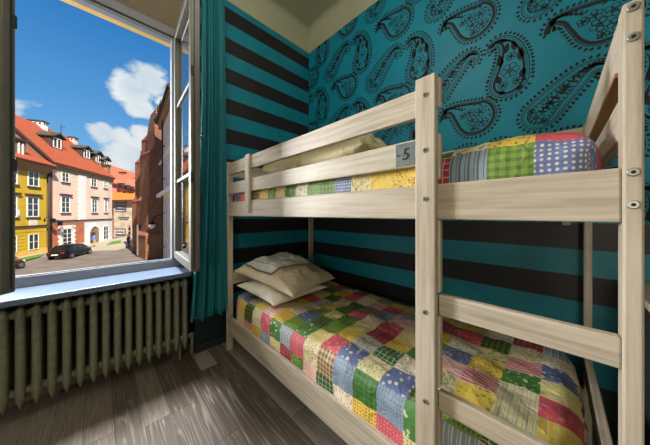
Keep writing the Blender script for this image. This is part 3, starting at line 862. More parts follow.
# ------------------------------------------------------------------ outside: street and houses
def ray(u, v): return (RT*((u-CX)/F) + FW + Vector((0, 0, (HY-v)/F)))
CAMP = Vector((0, 0, H))
FD = Vector((-.314, .9494))                                   # street direction (right, forward)
F0 = Vector((-33.8, 28.0))
SD = (RT*FD.x+FW*FD.y).normalized(); SN = Vector((SD.y, -SD.x, 0))
if SN.dot(-W(F0.x, F0.y)) < 0: SN = -SN                       # points to the street
O0 = W(F0.x, F0.y)
def fpt(s, z, out=0.0): return O0 + SD*s + SN*out + Vector((0, 0, z))
def fhit(u, v, out=0.0):
    d = ray(u, v); p0 = O0+SN*out; t = (p0-CAMP).dot(SN)/d.dot(SN); p = CAMP+d*t
    return (p-O0).dot(SD), p.z
def frect(u0, u1, v0, v1):
    um, vm = (u0+u1)/2, (v0+v1)/2
    s0, _ = fhit(u0, vm); s1, _ = fhit(u1, vm); _, z1 = fhit(um, v0); _, z0 = fhit(um, v1)
    return min(s0, s1), max(s0, s1), z0, z1
def fbox(bm, s0, s1, z0, z1, o0, o1, mi=0):
    ps = [fpt(s, z, o) for s in (s0, s1) for z in (z0, z1) for o in (o0, o1)]
    v = [bm.verts.new(p) for p in ps]
    for a in ((0, 1, 3, 2), (4, 6, 7, 5), (0, 4, 5, 1), (2, 3, 7, 6), (0, 2, 6, 4), (1, 5, 7, 3)):
        bm.faces.new([v[k] for k in a]).material_index = mi
def fwindow(par, s0, s1, z0, z1, cols=2, rws=3, casing=.12, hood=False, sill=True, trim='whitetrim', out=.022):
    bm = bmesh.new()
    fbox(bm, s0-casing, s0, z0-casing, z1+casing, out-.05, out+.03); fbox(bm, s1, s1+casing, z0-casing, z1+casing, out-.05, out+.03)
    fbox(bm, s0, s1, z1, z1+casing, out-.05, out+.03); fbox(bm, s0, s1, z0-casing, z0, out-.05, out+.03)
    w = (s1-s0)
    for k in range(1, cols): c = s0+w*k/cols; fbox(bm, c-.035, c+.035, z0, z1, out-.04, out+.02)
    for k in range(1, rws): c = z0+(z1-z0)*k/rws; fbox(bm, s0, s1, c-.025, c+.025, out-.04, out+.015)
    f = obj('window', bm, M[trim], par)
    bm = bmesh.new(); fbox(bm, s0, s1, z0, z1, out-.05, out-.012); obj('pane', bm, M['pane'], f)
    if hood: bm = bmesh.new(); fbox(bm, s0-.35, s1+.35, z1+.28, z1+.45, 0, .22); obj('hood', bm, M['brown'], f)
    if sill: bm = bmesh.new(); fbox(bm, s0-.22, s1+.22, z0-.26, z0-.13, 0, .14); obj('sill', bm, M['brown'], f)

# ground
bm = bmesh.new(); quad(bm, [(-90, -60, GZ), (XO-.02, -60, GZ), (XO-.02, 60, GZ), (-90, 60, GZ)])
gr = struct(obj('ground', bm, M['asphalt']))
bm = bmesh.new(); fbox(bm, -26, 19, GZ, GZ+.12, -.3, 2.0)
struct(obj('pavement', bm, M['pave']))
def slab(name, pts, z, mat, h=.1, stuff=None, label=None, cat=None):
    bm = bmesh.new(); v = [bm.verts.new(W(a, b, z+h)) for a, b in pts]; w = [bm.verts.new(W(a, b, z)) for a, b in pts]; n = len(pts)
    bm.faces.new(v); bm.faces.new(w[::-1])
    for i in range(n): bm.faces.new((w[i], w[(i+1) % n], v[(i+1) % n], v[i]))
    o = obj(name, bm, mat)
    if stuff: tag(o, label, cat, None, 'stuff')
    else: struct(o)
    return o
def gpt(u, v, z=GZ): d = (H-z)*F/(v-HY); return ((u-CX)/F*d, d)
slab('ground_square', [gpt(88, 251), gpt(99, 243), gpt(112, 240), gpt(134, 240), gpt(134, 246), gpt(118, 250)], GZ, M['pave'], .10)
slab('grass', [fr for fr in (gpt(20, 263.0), gpt(45, 256.5), gpt(45, 254.5), gpt(18, 260.0))], GZ+.1, M['grass'], .06, True, 'strip of green grass below the yellow house', 'grass')
slab('grass', [gpt(106, 246.2), gpt(121, 243.5), gpt(121, 241.0), gpt(112, 242.3)], GZ+.1, M['grass'], .05, True, 'small patch of grass beside the white corner of the pink house', 'grass')

# ---- pink house
pink = thing('townhouse', 'pale pink house with orange roof, dormers and a stone arch doorway', 'house', tuple(fpt(6, GZ)))
S1 = 12.1
ZE, ZR, DB = 7.9, 13.7, 5.0
back = -SN
P = [(0.0, 0.0), (S1, 0.0), (S1+1.6, -.15), (S1+2.7, -.75), (S1+3.4, -1.9), (S1+3.6, -3.4)]      # (s, out)
def pp(s, o, z): return fpt(s, z, o)
bm = bmesh.new()
s_br, z_br = fhit(70, 221)
zb = z_br
for (a, b) in zip(P, P[1:]):
    quad(bm, [pp(*a, GZ), pp(*b, GZ), pp(*b, zb), pp(*a, zb)], 1); quad(bm, [pp(*a, zb), pp(*b, zb), pp(*b, ZE), pp(*a, ZE)], 0)
quad(bm, [pp(P[-1][0], P[-1][1], GZ), pp(S1+3.6, -10, GZ), pp(S1+3.6, -10, ZE), pp(P[-1][0], P[-1][1], ZE)], 0)
quad(bm, [pp(S1+3.6, -10, GZ), pp(0, -10, GZ), pp(0, -10, ZE), pp(S1+3.6, -10, ZE)], 0)
f = bm.faces.new([bm.verts.new(q) for q in (pp(0, 0, GZ), pp(0, 0, ZE), pp(0, -5, ZR-.15), pp(0, -10, ZE), pp(0, -10, GZ))]); f.material_index = 2
obj('wall', bm, [M['pink'], M['white'], M['gable']], pink)
# roof
bm = bmesh.new()
OV = .55
ev = [(-.25, OV), (S1, OV), (S1+1.8, OV-.25), (S1+3.15, -.55), (S1+3.95, -1.8), (S1+4.2, -3.4), (S1+4.2, -10.5)]
rg = [(-.25, -5), (S1-3, -5), (S1-1.6, -5), (S1-1.2, -5), (S1-1.0, -5), (S1-1.0, -5), (S1-1.0, -5)]
for th, zz in ((0, 0),):
    for i in range(len(ev)-1):
        a, b, c, d = ev[i], ev[i+1], rg[i+1], rg[i]
        pts = [pp(a[0], a[1], ZE-.35), pp(b[0], b[1], ZE-.35), pp(c[0], c[1], ZR), pp(d[0], d[1], ZR)]
        if (Vector(pts[2])-Vector(pts[3])).length < .01: pts = pts[:3]
        quad(bm, pts, 0)
    quad(bm, [pp(-.25, -10.5, ZE-.35), pp(-.25, -5, ZR), pp(S1-1, -5, ZR), pp(S1+4.2, -10.5, ZE-.35)], 0)
ro = obj('roof', bm, M['tile'], pink); md = ro.modifiers.new('Solidify', 'SOLIDIFY'); md.thickness = .18; md.offset = -1
# cornice under the eaves
bm = bmesh.new()
for (o, z0, z1) in ((.42, ZE-.55, ZE-.28), (.22, ZE-.95, ZE-.5)):
    ring = [(0, o), (S1, o), (S1+1.7, o-.2), (S1+2.95, -.65), (S1+3.7, -1.85), (S1+3.6+o, -3.4)]
    for (a, b), (c, d) in zip(zip(ring, ring[1:]), zip(P, P[1:])):
        quad(bm, [pp(*a, z0), pp(*b, z0), pp(*b, z1), pp(*a, z1)]); quad(bm, [pp(*a, z0), pp(*b, z0), pp(*d, z0-.25), pp(*c, z0-.25)])
obj('cornice', bm, M['cornice'], pink)
bm = bmesh.new()
quad(bm, [pp(-.30, OV+.02, ZE-.55), pp(-.30, OV+.02, ZE-.30), pp(-.30, -5, ZR+.08), pp(-.30, -5, ZR-.25)])
ob = obj('verge_board', bm, M['brown'], pink); md = ob.modifiers.new('Solidify', 'SOLIDIFY'); md.thickness = .1
# string course and pilaster
bm = bmesh.new()
for (a, b) in zip(P, P[1:]):
    for z0, z1, o in ((zb-.05, zb+.14, .12),):
        q = [(a[0], a[1]+o), (b[0], b[1]+o)]
        quad(bm, [pp(*q[0], z0), pp(*q[1], z0), pp(*q[1], z1), pp(*q[0], z1)]); quad(bm, [pp(*q[0], z1), pp(*q[1], z1), pp(*b, z1), pp(*a, z1)]); quad(bm, [pp(*q[0], z0), pp(*q[1], z0), pp(*b, z0), pp(*a, z0)])
    z0 = fhit(62, 183)[1]
obj('string_course', bm, M['brown'], pink)
bm = bmesh.new(); s0, s1, z0, z1 = frect(79, 85.5, 170, 221); fbox(bm, s0, s1, z0, ZE-.9, 0, .08)
k = z0
while k < ZE-1.2: fbox(bm, s0-.22, s1+.1, k, k+.32, 0, .05); k += .64
obj('pilaster', bm, M['whitetrim'], pink)
bm = bmesh.new(); s0, s1, z0, z1 = frect(51.5, 84, 222, 250); fbox(bm, .1, s1, GZ+.5, z1-.1, 0, .04)
obj('brick_panel', bm, M['brick2'], pink)
for (r, kw) in (((62, 68.3, 168.7, 181.4), {}), ((91.2, 96, 175.5, 186), {}), ((104, 106.6, 178.5, 187.5), {}),
                ((61.5, 69, 197.5, 212), dict(hood=True)), ((92, 96.6, 199.5, 212), dict(hood=True)), ((104.6, 107, 200.5, 212), dict(hood=True)),
                ((103.5, 108, 226.5, 239), dict(sill=False))):
    s0, s1, z0, z1 = frect(*r); fwindow(pink, s0, s1, z0, z1, 2, 3, **kw)
s0, s1, z0, z1 = frect(62, 71, 229.5, 246)
bm = bmesh.new(); k = z0-.3
alt = 0
while k < z1+.3: w_ = .5+.22*(alt % 2); fbox(bm, s0-w_, s0+.05, k, k+.3, 0, .1); fbox(bm, s1-.05, s1+w_, k, k+.3, 0, .1); k += .3; alt += 1
fbox(bm, s0-.5, s1+.5, z1, z1+.55, 0, .1)
obj('quoin_surround', bm, M['whitetrim'], pink)
fwindow(pink, s0, s1, z0, z1, 2, 4, out=.07, sill=False, casing=.1)
# arched doorway
s0, s1, z0, z1 = frect(88.5, 99, 226.5, 247); cs = (s0+s1)/2; rr = (s1-s0)/2; zc = z1-rr
bm = bmesh.new()
n = 16
arc = [(cs+rr*math.cos(math.pi*k/n), zc+rr*math.sin(math.pi*k/n)) for k in range(n+1)]
arc2 = [(cs+(rr+.42)*math.cos(math.pi*k/n), zc+(rr+.42)*math.sin(math.pi*k/n)) for k in range(n+1)]
ins = [(s1, GZ)]+arc+[(s0, GZ)]; ous = [(s1+.42, GZ)]+arc2+[(s0-.42, GZ)]
for i in range(len(ins)-1):
    quad(bm, [fpt(*ins[i], .18), fpt(*ins[i+1], .18), fpt(*ous[i+1], .18), fpt(*ous[i], .18)]); quad(bm, [fpt(*ins[i], .18), fpt(*ins[i+1], .18), fpt(*ins[i+1], .0), fpt(*ins[i], .0)]); quad(bm, [fpt(*ous[i], .18), fpt(*ous[i+1], .18), fpt(*ous[i+1], .0), fpt(*ous[i], .0)])
da = obj('arch_surround', bm, M['whitetrim'], pink)
bm = bmesh.new(); bm.faces.new([bm.verts.new(fpt(a, b, .03)) for a, b in ins])
obj('doorway', bm, M['cornice'], pink)
bm = bmesh.new(); fbox(bm, cs-rr*.6, cs+rr*.15, GZ, zc+.4, .03, .07); obj('door', bm, M['brown'], da)
# dormers on the roof
def rhit(u, v):
    d = ray(u, v); sl = (ZR-ZE+.35)/(5+OV)
    # z = ZE-.35 + sl*(OV - out)
    a = CAMP-O0; o0, od = a.dot(SN), d.dot(SN)
    t = (ZE-.35+sl*(OV-o0)-H)/(d.z+sl*od)
    p = CAMP+d*t; return (p-O0).dot(SD), (p-O0).dot(SN), p.z
def roofz(o): return ZE-.35+(ZR-ZE+.35)/(5+OV)*(OV-o)
def dormer(u, v, w, h):
    s, o, z = rhit(u, v)
    sl = (ZR-ZE+.35)/(5+OV); L = (h+.35)/sl
    bm = bmesh.new()
    a0, a1 = s-w/2, s+w/2
    # cheeks
    for a in (a0, a1):
        bm.faces.new([bm.verts.new(fpt(a, z, o)), bm.verts.new(fpt(a, z+h, o)), bm.verts.new(fpt(a, z+h, o-h/sl))])
    quad(bm, [fpt(a0, z, o), fpt(a1, z, o), fpt(a1, z+h, o), fpt(a0, z+h, o)])
    f = bm.faces.new([bm.verts.new(fpt(a0, z+h, o)), bm.verts.new(fpt(a1, z+h, o)), bm.verts.new(fpt(s, z+h+.5, o))])
    dm = obj('dormer', bm, M['brown'], pink)
    bm = bmesh.new(); q = .3
    for e in (-1, 1):
        quad(bm, [fpt(s, z+h+.62, o+q), fpt(s+e*(w/2+q), z+h-.02, o+q), fpt(s+e*(w/2+q), z+h-.02, o-(h+.1)/sl), fpt(s, z+h+.62, o-(h+.7)/sl)])
    r = obj('dormer_roof', bm, M['oldroof'], dm); md = r.modifiers.new('Solidify', 'SOLIDIFY'); md.thickness = .14
    bm = bmesh.new(); fw = w*.36
    for (x0, x1, zz0, zz1) in ((-fw, -fw+.09, .1, h-.1), (fw-.09, fw, .1, h-.1), (-.05, .05, .1, h-.1), (-fw, fw, h-.19, h-.1), (-fw, fw, .1, .19)):
        fbox(bm, s+x0, s+x1, z+zz0, z+zz1, o-.02, o+.07)
    wn_ = obj('dormer_window', bm, M['whitetrim'], dm)
    return dm
for u, v, w, h in ((57, 149, 1.7, 1.25), (86.5, 159, 1.7, 1.25), (98, 163.5, 1.6, 1.2), (106, 168, 1.5, 1.1)): dormer(u, v, w*1.12, h*1.25)
def chimney(par, u, v, w, dpt, h, m='whitetrim'):
    s, o, z = rhit(u, v)
    bm = bmesh.new(); fbox(bm, s-w/2, s+w/2, z-.8, z+h, o-dpt, o); c = obj('chimney', bm, M[m], par)
    bm = bmesh.new(); fbox(bm, s-w/2-.12, s+w/2+.12, z+h, z+h+.16, o-dpt-.12, o+.12); obj('chimney_cap', bm, M['brown'], c)
    bm = bmesh.new()
    for k in (-.3, 0, .3): fbox(bm, s-w/2-.01, s-w/2+.02, z+h-.4, z+h-.15, o-dpt/2+k*dpt-.12, o-dpt/2+k*dpt+.12)
    for k in (-.28, .28): fbox(bm, s+k*w-.1, s+k*w+.1, z+h-.4, z+h-.15, o-.02, o+.01)
    obj('flue_opening', bm, M['black'], c)
chimney(pink, 45.5, 130.5, .8, 1.7, 1.1); chimney(pink, 76, 144, .8, 1.6, .9, 'pink'); chimney(pink, 109, 171.5, .8, .9, 1.0, 'cornice')
an = bmesh.new(); s, o, z = rhit(61, 134); tube(an, [fpt(s, z-.2, o), fpt(s, z+1.5, o)], .035, 6); tube(an, [fpt(s-.1, z+1.35, o), fpt(s+.9, z+1.3, o)], .025, 6); tube(an, [fpt(s+.1, z+1.1, o), fpt(s+.5, z+1.1, o)], .02, 6)
obj('antenna', an, M['iron'], pink)
bm = bmesh.new(); tube(bm, [fpt(-.35, ZE-1.3, .25), fpt(.15, ZE-.5, .5)], .06, 8); tube(bm, [fpt(-.35, ZE-1.2, .16), fpt(-.35, GZ+.1, .16)], .09, 8); tube(bm, [fpt(.05, ZE-1.2, .12), fpt(.05, GZ+.1, .12)], .07, 8)
obj('drainpipe', bm, M['brown'], pink)
# ---- yellow house
yel = thing('townhouse', 'yellow house with white framed windows at the left edge of the street', 'house', tuple(fpt(-6, GZ)))
YE = 6.35
bm = bmesh.new(); zp = fhit(30, 226.5)[1]; zq = fhit(25, 252)[1]
fbox(bm, -11, -.45, GZ, YE+.1, -8, 0, 0)
obj('wall', bm, M['yellow'], yel)
bm = bmesh.new(); fbox(bm, -11, -.45, GZ, zq, -.02, .07); obj('plinth', bm, M['yellowbase'], yel)
bm = bmesh.new(); fbox(bm, -11, -.45, zp-.06, zp+.12, 0, .14); obj('string_course', bm, M['brown'], yel)
bm = bmesh.new()
k = zq+.35
while k < zp-.2: fbox(bm, -11, -.5, k, k+.26, 0, .035); k += .36
obj('rusticated_band', bm, M['yellow'], yel)
bm = bmesh.new()
pr = [(0, YE-.55), (.12, YE-.35), (.55, YE+.25), (.75, YE+.3), (.75, YE+.5), (0, YE+.5)]
va = [bm.verts.new(fpt(-11, z, o)) for o, z in pr]; vb = [bm.verts.new(fpt(-.3, z, o)) for o, z in pr]
bm.faces.new(va); bm.faces.new(vb[::-1])
for i in range(6): bm.faces.new((va[i], vb[i], vb[(i+1) % 6], va[(i+1) % 6]))
obj('cornice', bm, M['cornice'], yel)
bm = bmesh.new()
quad(bm, [fpt(-11, YE+.48, .85), fpt(-.2, YE+.48, .85), fpt(-.2, YE+1.35, -.4), fpt(-11, YE+1.35, -.4)], 1)
quad(bm, [fpt(-11, YE+1.35, -.4), fpt(-.2, YE+1.35, -.4), fpt(-.2, YE+4.6, -4), fpt(-11, YE+4.6, -4)], 0)
quad(bm, [fpt(-11, YE+4.6, -4), fpt(-.2, YE+4.6, -4), fpt(-.2, YE+.4, -8.3), fpt(-11, YE+.4, -8.3)], 0)
rf = obj('roof', bm, [M['tile'], M['tile']], yel); md = rf.modifiers.new('Solidify', 'SOLIDIFY'); md.thickness = .12; md.offset = -1
# roof lucarne at the left of the yellow house
sD = fhit(20.5, 150)[0]
bm = bmesh.new(); fbox(bm, sD-2.4, sD+.75, YE+.8, YE+2.6, -2.5, -.1); dl = obj('dormer', bm, M['gable'], yel)
bm = bmesh.new(); fbox(bm, sD-2.6, sD+.95, YE+2.6, YE+2.85, -2.6, .1); obj('dormer_roof', bm, M['brown'], dl)
bm = bmesh.new()
for c in (-1.0, -.1, .35): fbox(bm, sD+c-.07, sD+c+.07, YE+1.05, YE+2.4, -.1, -.02)
obj('dormer_window', bm, M['whitetrim'], dl)
for (r, kw) in (((28.5, 38, 171.5, 185.5), dict(rws=2)), ((27.5, 37.8, 198, 216), dict(hood=True)), ((28.5, 37.5, 234.5, 249), dict(sill=False, casing=.06, rws=2, out=.05))):
    s0, s1, z0, z1 = frect(*r)
    fwindow(yel, s0, s1, z0, z1, 2, kw.pop('rws', 3), **kw)
    fwindow(yel, s0-2.6, s1-2.6, z0, z1, 2, 3, **kw); fwindow(yel, s0-5.2, s1-5.2, z0, z1, 2, 3, **kw)
bm = bmesh.new(); s0, s1, z0, z1 = frect(29, 37, 220, 225.5); fbox(bm, s0, s1, z0, z1, 0, .05); s0, s1, z0, z1 = frect(17.5, 19.5, 209.5, 215.5); fbox(bm, s0, s1, z0, z1, 0, .05)
obj('plaque', bm, M['white'], yel)
def wall_lamp(s, z, label, sc_=1.0):
    o = thing('wall_lantern', label, 'lantern', tuple(fpt(s, z, 0)))
    bm = bmesh.new(); tube(bm, [fpt(s, z+.1, 0), fpt(s, z+.45, .25), fpt(s, z+.5, .6), fpt(s, z+.35, .8)], .035*sc_, 8); fbox(bm, s-.06, s+.06, z-.1, z+.3, 0, .04)
    obj('bracket', bm, M['iron'], o)
    bm = bmesh.new(); fbox(bm, s-.16, s+.16, z-.2, z+.3, .64, .96); obj('lantern_body', bm, M['iron'], o)
s, z = fhit(44, 221); wall_lamp(s, z, 'black iron lantern on the corner of the yellow house')
s, z = fhit(51.5, 224); wall_lamp(s, z, 'black iron lantern beside the drainpipe of the pink house')
# ---- cream house further left, seen mirrored in the open sash
crm = thing('townhouse', 'cream house with orange roof standing left of the yellow house', 'house', tuple(fpt(-18, GZ)))
bm = bmesh.new(); fbox(bm, -27, -11.05, GZ, 6.6, -9, 0); obj('wall', bm, M['white'], crm)
bm = bmesh.new(); quad(bm, [fpt(-27.3, 6.3, .5), fpt(-11.0, 6.3, .5), fpt(-11.0, 11.8, -4.5), fpt(-27.3, 11.8, -4.5)]); quad(bm, [fpt(-27.3, 11.8, -4.5), fpt(-11.0, 11.8, -4.5), fpt(-11.0, 6.3, -9.5), fpt(-27.3, 6.3, -9.5)])
rf = obj('roof', bm, M['tile'], crm); md = rf.modifiers.new('Solidify', 'SOLIDIFY'); md.thickness = .15
bm = bmesh.new(); fbox(bm, -27, -11.05, 5.9, 6.5, 0, .4); fbox(bm, -27, -11.05, -.1, .1, 0, .12); obj('cornice', bm, M['cornice'], crm)
for k in range(6):
    s = -12.9-2.5*k
    for z in (-2.4, .9, 3.9): fwindow(crm, s-.55, s+.55, z, z+1.7, 2, 3, hood=(z == .9))

# ---- brick tower with stepped buttress
tw = thing('brick_tower', 'tall brown brick buttress tower just left of the window frame', 'tower', tuple(W(-16.6, 24.6, GZ)))
def pr(u, d): return ((u-CX)/F*d, d)
def prism(bm, pts, z0, z1, mi=0, top=None):
    n = len(pts); a = [bm.verts.new(W(x, y, z0)) for x, y in pts]
    b = [bm.verts.new(W(x, y, z1)) for x, y in (top or pts)]
    bm.faces.new(a[::-1]).material_index = mi; bm.faces.new(b).material_index = mi
    for i in range(n): bm.faces.new((a[i], a[(i+1) % n], b[(i+1) % n], b[i])).material_index = mi
def zat(v, d): return H+(HY-v)/F*d
def lvl(uc, dc, ul, dl): # corner, left-back, extended back
    e = pr(163.5, dc+.9); c = pr(uc, dc); l = pr(ul, dl)
    return [c, e, (e[0]-.8, e[1]+4.5), (l[0]+.2, l[1]+1.5), l]
Ls = [(lvl(145.5, 23.3, 136.5, 25.2), GZ, zat(236, 23.3)), (lvl(147.3, 23.8, 137.2, 25.8), GZ, zat(200, 23.8)), (lvl(149, 24.2, 139.8, 26.2), GZ, zat(152, 24.2)), (lvl(154.6, 24.5, 147.2, 26.4), GZ, zat(127, 24.5))]
bm = bmesh.new()
for p_, a, b in Ls: prism(bm, p_, a, b)
# back stages stepping out to the left
for (ul, ur, dd, vt) in ((132, 150, 28.0, 202), (135, 152, 28.3, 163), (140.5, 152, 28.1, 151), (141.5, 153, 27.6, 141)):
    a, b = pr(ul, dd), pr(ur, dd-1.0)
    prism(bm, [a, b, (b[0]-.3, b[1]+3), (a[0]-.3, a[1]+3)], GZ, zat(vt, dd))
# sloping top
t0 = Ls[3][0]; zt0, zt1 = zat(127, 24.5), zat(108, 25.2)
top = [pr(156, 25.2), pr(163.5, 25.6), t0[2], t0[3], pr(150.5, 27)]
prism(bm, t0, zt0, zt1, 0, top)
obj('shaft', bm, M['brick'], tw)
bm = bmesh.new()
for i in range(3):
    a = [tuple(q) for q in Ls[i][0]]; b = [tuple(q) for q in Ls[i+1][0]]
    z = Ls[i][2]; o_ = [(x, y-.08) for x, y in a]
    bm = bmesh.new(); prism(bm, o_, z, z+.35+.15*i, 0, b); obj('weathering_slope', bm, M['cap'], tw)
for (ul, ur, dd, vt, u2) in ((131.7, 150, 27.9, 202, 135), (134.6, 152, 28.2, 163, 140), (141, 153, 27.5, 141, 146.5)):
    a, b, c = pr(ul, dd), pr(ur, dd-1.0), pr(u2, dd)
    z = zat(vt, dd); bm = bmesh.new()
    prism(bm, [a, b, (b[0]-.3, b[1]+3), (a[0]-.3, a[1]+3)], z, z+.7, 0, [c, b, (b[0]-.3, b[1]+3), (c[0]-.3, c[1]+3)]); obj('weathering_slope', bm, M['cap'], tw)
bm = bmesh.new(); c = pr(137.5, 24.6)
prism(bm, [pr(136.8, 24.9), pr(138.2, 24.6), pr(139, 26), pr(137.8, 26)], GZ+.2, zat(225, 24.8)); obj('light_stone_strip', bm, M['whitetrim'], tw)
# lantern on the tower
tl = thing('wall_lantern', 'curved arm street lantern with frosted globe on the brick tower', 'lantern', tuple(W(*pr(161, 24.0), zat(213, 24))))
bm = bmesh.new()
pa = [(162, 217), (160.5, 215), (157, 215), (154, 217.5), (152.3, 221), (152, 222.5)]
tube(bm, [W(*pr(u, 23.4-(162-u)*.0), zat(v, 23.4)) for u, v in pa], .045, 8)
obj('bracket', bm, M['iron'], tl)
bx, by = pr(152, 23.4); zc_ = zat(225.5, 23.4)
bm = bmesh.new(); tube(bm, [W(bx, by, zc_+.38), W(bx, by, zc_+.22), W(bx, by, zc_+.12)], [.04, .3, .34], 14); tube(bm, [W(bx, by, zc_-.42), W(bx, by, zc_-.34)], [.05, .12], 10); obj('lantern_cap', bm, M['iron'], tl)
bm = bmesh.new(); tube(bm, [W(bx, by, zc_-.35), W(bx, by, zc_-.2), W(bx, by, zc_+.0), W(bx, by, zc_+.12)], [.12, .24, .3, .3], 14); obj('globe', bm, M['frost'], tl)

# ---- wing of our own house beside the tower
wing = thing('house_wing', 'cream house wing with eaves and drainpipe between brick tower and window frame', 'house', tuple(W(-15.5, 21, GZ)))
a, b = Vector(pr(161.8, 23.6)), Vector(pr(161.8, 23.6))+Vector((.868, -1)).normalized()*9
dv = (b-a).normalized(); nv = Vector((-dv.y, dv.x)); nv = nv if nv.x < 0 else -nv
def wp(t, o, z): q = a+dv*t+nv*o; return W(q.x, q.y, z)
def wbox(bm, t0, t1, z0, z1, o0, o1, mi=0):
    ps = [wp(t, o, z) for t in (t0, t1) for z in (z0, z1) for o in (o0, o1)]
    v = [bm.verts.new(p) for p in ps]
    for q in ((0, 1, 3, 2), (4, 6, 7, 5), (0, 4, 5, 1), (2, 3, 7, 6), (0, 2, 6, 4), (1, 5, 7, 3)): bm.faces.new([v[k] for k in q]).material_index = mi
bm = bmesh.new(); wbox(bm, -.3, 9, GZ, 9.9, -4, 0); obj('wall', bm, M['wingwall'], wing)
bm = bmesh.new(); wbox(bm, -.3, 9, 9.9, 10.3, -4, .28); wbox(bm, -.3, 9, 10.3, 10.5, -4, .38); obj('eaves', bm, M['cornice'], wing)
bm = bmesh.new(); wbox(bm, -.4, 9, 10.5, 10.62, -4, .46); wbox(bm, -.4, 9, 10.42, 10.6, .38, .54); obj('gutter', bm, M['brown'], wing)
bm = bmesh.new()
for k in range(9):
    p = wp(-.2+k*.55, .40, 10.6)
    for q in range(7): leafp = p+Vector((R.uniform(-.2, .2), R.uniform(-.2, .2), 0)); tube(bm, [leafp, leafp+Vector((R.uniform(-.2, .2), R.uniform(-.2, .2), R.uniform(.2, .75)))], [.05, .01], 4)
obj('weeds', bm, M['foliage'], wing)
bm = bmesh.new(); wbox(bm, -1.5, 9, zat(195, 22)-.1, zat(195, 22)+.25, 0, .35); wbox(bm, -1.5, 9, 6.4, 6.55, 0, .15); obj('string_course', bm, M['whitetrim'], wing)
for t0 in (1.2, 4.2):
    for z0, z1 in ((3.6, 5.6), (-.1, 2.2), (-3.1, -1.2)):
        bm = bmesh.new()
        for (x0, x1, q0, q1) in ((-.62, -.5, z0-.1, z1+.1), (.5, .62, z0-.1, z1+.1), (-.5, .5, z1, z1+.12), (-.5, .5, z0-.12, z0), (-.04, .04, z0, z1), (-.5, .5, (z0+z1)/2-.03, (z0+z1)/2+.03)): wbox(bm, t0+x0, t0+x1, q0, q1, 0, .06)
        f = obj('window', bm, M['whitetrim'], wing); bm = bmesh.new(); wbox(bm, t0-.5, t0+.5, z0, z1, 0, .02); obj('pane', bm, M['pane'], f)
bm = bmesh.new(); tube(bm, [wp(2.6, .2, 9.9), wp(2.6, .2, GZ)], .07, 8)
for z in (-2, 1.2, 4.4, 7.5): wbox(bm, 2.5, 2.7, z, z+.08, 0, .3)
obj('drainpipe', bm, M['brown'], wing)

# ---- far building with a mural hoarding
mur = thing('far_building', 'salmon building with red roof and painted hoarding at the street end', 'house', tuple(W(-40, 50, GZ)))
D = 47.0
def mp(u, v, d=D): x, y = pr(u, d); return W(x, y, zat(v, d))
def mslab(bm, u0, u1, v0, v1, d0, d1, mi=0):
    a = [pr(u0, d0), pr(u1, d0)]; pts = [a[0], a[1], (a[1][0], a[1][1]+d1), (a[0][0], a[0][1]+d1)]
    prism(bm, pts, zat(v1, d0), zat(v0, d0), mi)
bm = bmesh.new(); mslab(bm, 106, 150, 179, 236.6, D+1.2, 8); obj('wall', bm, M['salmon'], mur)
bm = bmesh.new(); mslab(bm, 113.5, 140, 200, 236.8, D, .9); hd = obj('hoarding', bm, M['boards'], mur)
bm = bmesh.new()
a0, a1 = pr(112, D-1.2), pr(137, D-1.2); b0, b1 = pr(112, D+1.2), pr(137, D+1.2)
quad(bm, [W(*a0, zat(200.5, D-1.2)), W(*a1, zat(200, D-1.2)), W(*b1, zat(193, D+1.2)), W(*b0, zat(193, D+1.2))])
aw = obj('awning_roof', bm, M['orangetile'], mur); md = aw.modifiers.new('Solidify', 'SOLIDIFY'); md.thickness = .15
bm = bmesh.new()
a0, a1 = pr(104, D+.6), pr(150, D+.6); b0, b1 = pr(98, D+8), pr(146, D+8)
quad(bm, [W(*a0, zat(181, D)), W(*a1, zat(193, D)), W(*b1, zat(176, D+6)), W(*b0, zat(160, D+6))])
rf = obj('roof', bm, M['tilepale'], mur); md = rf.modifiers.new('Solidify', 'SOLIDIFY'); md.thickness = .25
for i, (u, v) in enumerate(((119.5, 187), (125.3, 189), (130.5, 190.5))):
    bm = bmesh.new(); mslab(bm, u-2.2, u+2.2, v-4.2, v, D+.3, 2); f = obj('roof_window', bm, M['brown'], mur)
    bm = bmesh.new(); mslab(bm, u-1.3, u-.1, v-3.3, v-.6, D+.22, .1); mslab(bm, u+.3, u+1.5, v-3.3, v-.6, D+.22, .1); obj('pane', bm, M['pane'], f)
for u, v in ((120.5, 171.5), (133.5, 178)):
    bm = bmesh.new(); mslab(bm, u-1.8, u+1.8, v+.6, v+7, D+5, 1); f = obj('chimney', bm, M['gable'], mur)
    bm = bmesh.new(); mslab(bm, u-2.2, u+2.2, v, v+.7, D+4.9, 1.2); obj('chimney_cap', bm, M['brown'], f)
for (u0, u1, v0, v1) in ((114.5, 126, 202.5, 212), (114.5, 125.5, 228.5, 238)):
    bm = bmesh.new()
    mslab(bm, u0, u1, v0, v0+.7, D-.06, .1, 0); mslab(bm, u0, u1, v1-.7, v1, D-.06, .1, 0); mslab(bm, u1-.7, u1, v0, v1, D-.06, .1, 0)
    mslab(bm, u0+1.5, u1-2.2, v0+3, v0+4, D-.06, .1, 0); mslab(bm, u0+.8, u1-1.2, v1-3.8, v1-2.2, D-.06, .1, 0)
    mslab(bm, u0+3, u0+7, v0+4.5, v0+5.6, D-.06, .1, 1)
    obj('mural_paint', bm, [M['paintblue'], M['paintwhite']], hd)
bm = bmesh.new(); mslab(bm, 118.5, 129, 217, 218.2, D-.05, .1, 0); mslab(bm, 119.5, 128, 219, 219.8, D-.05, .1, 0)
obj('mural_paint', bm, [M['paintblue'], M['paintwhite']], hd)
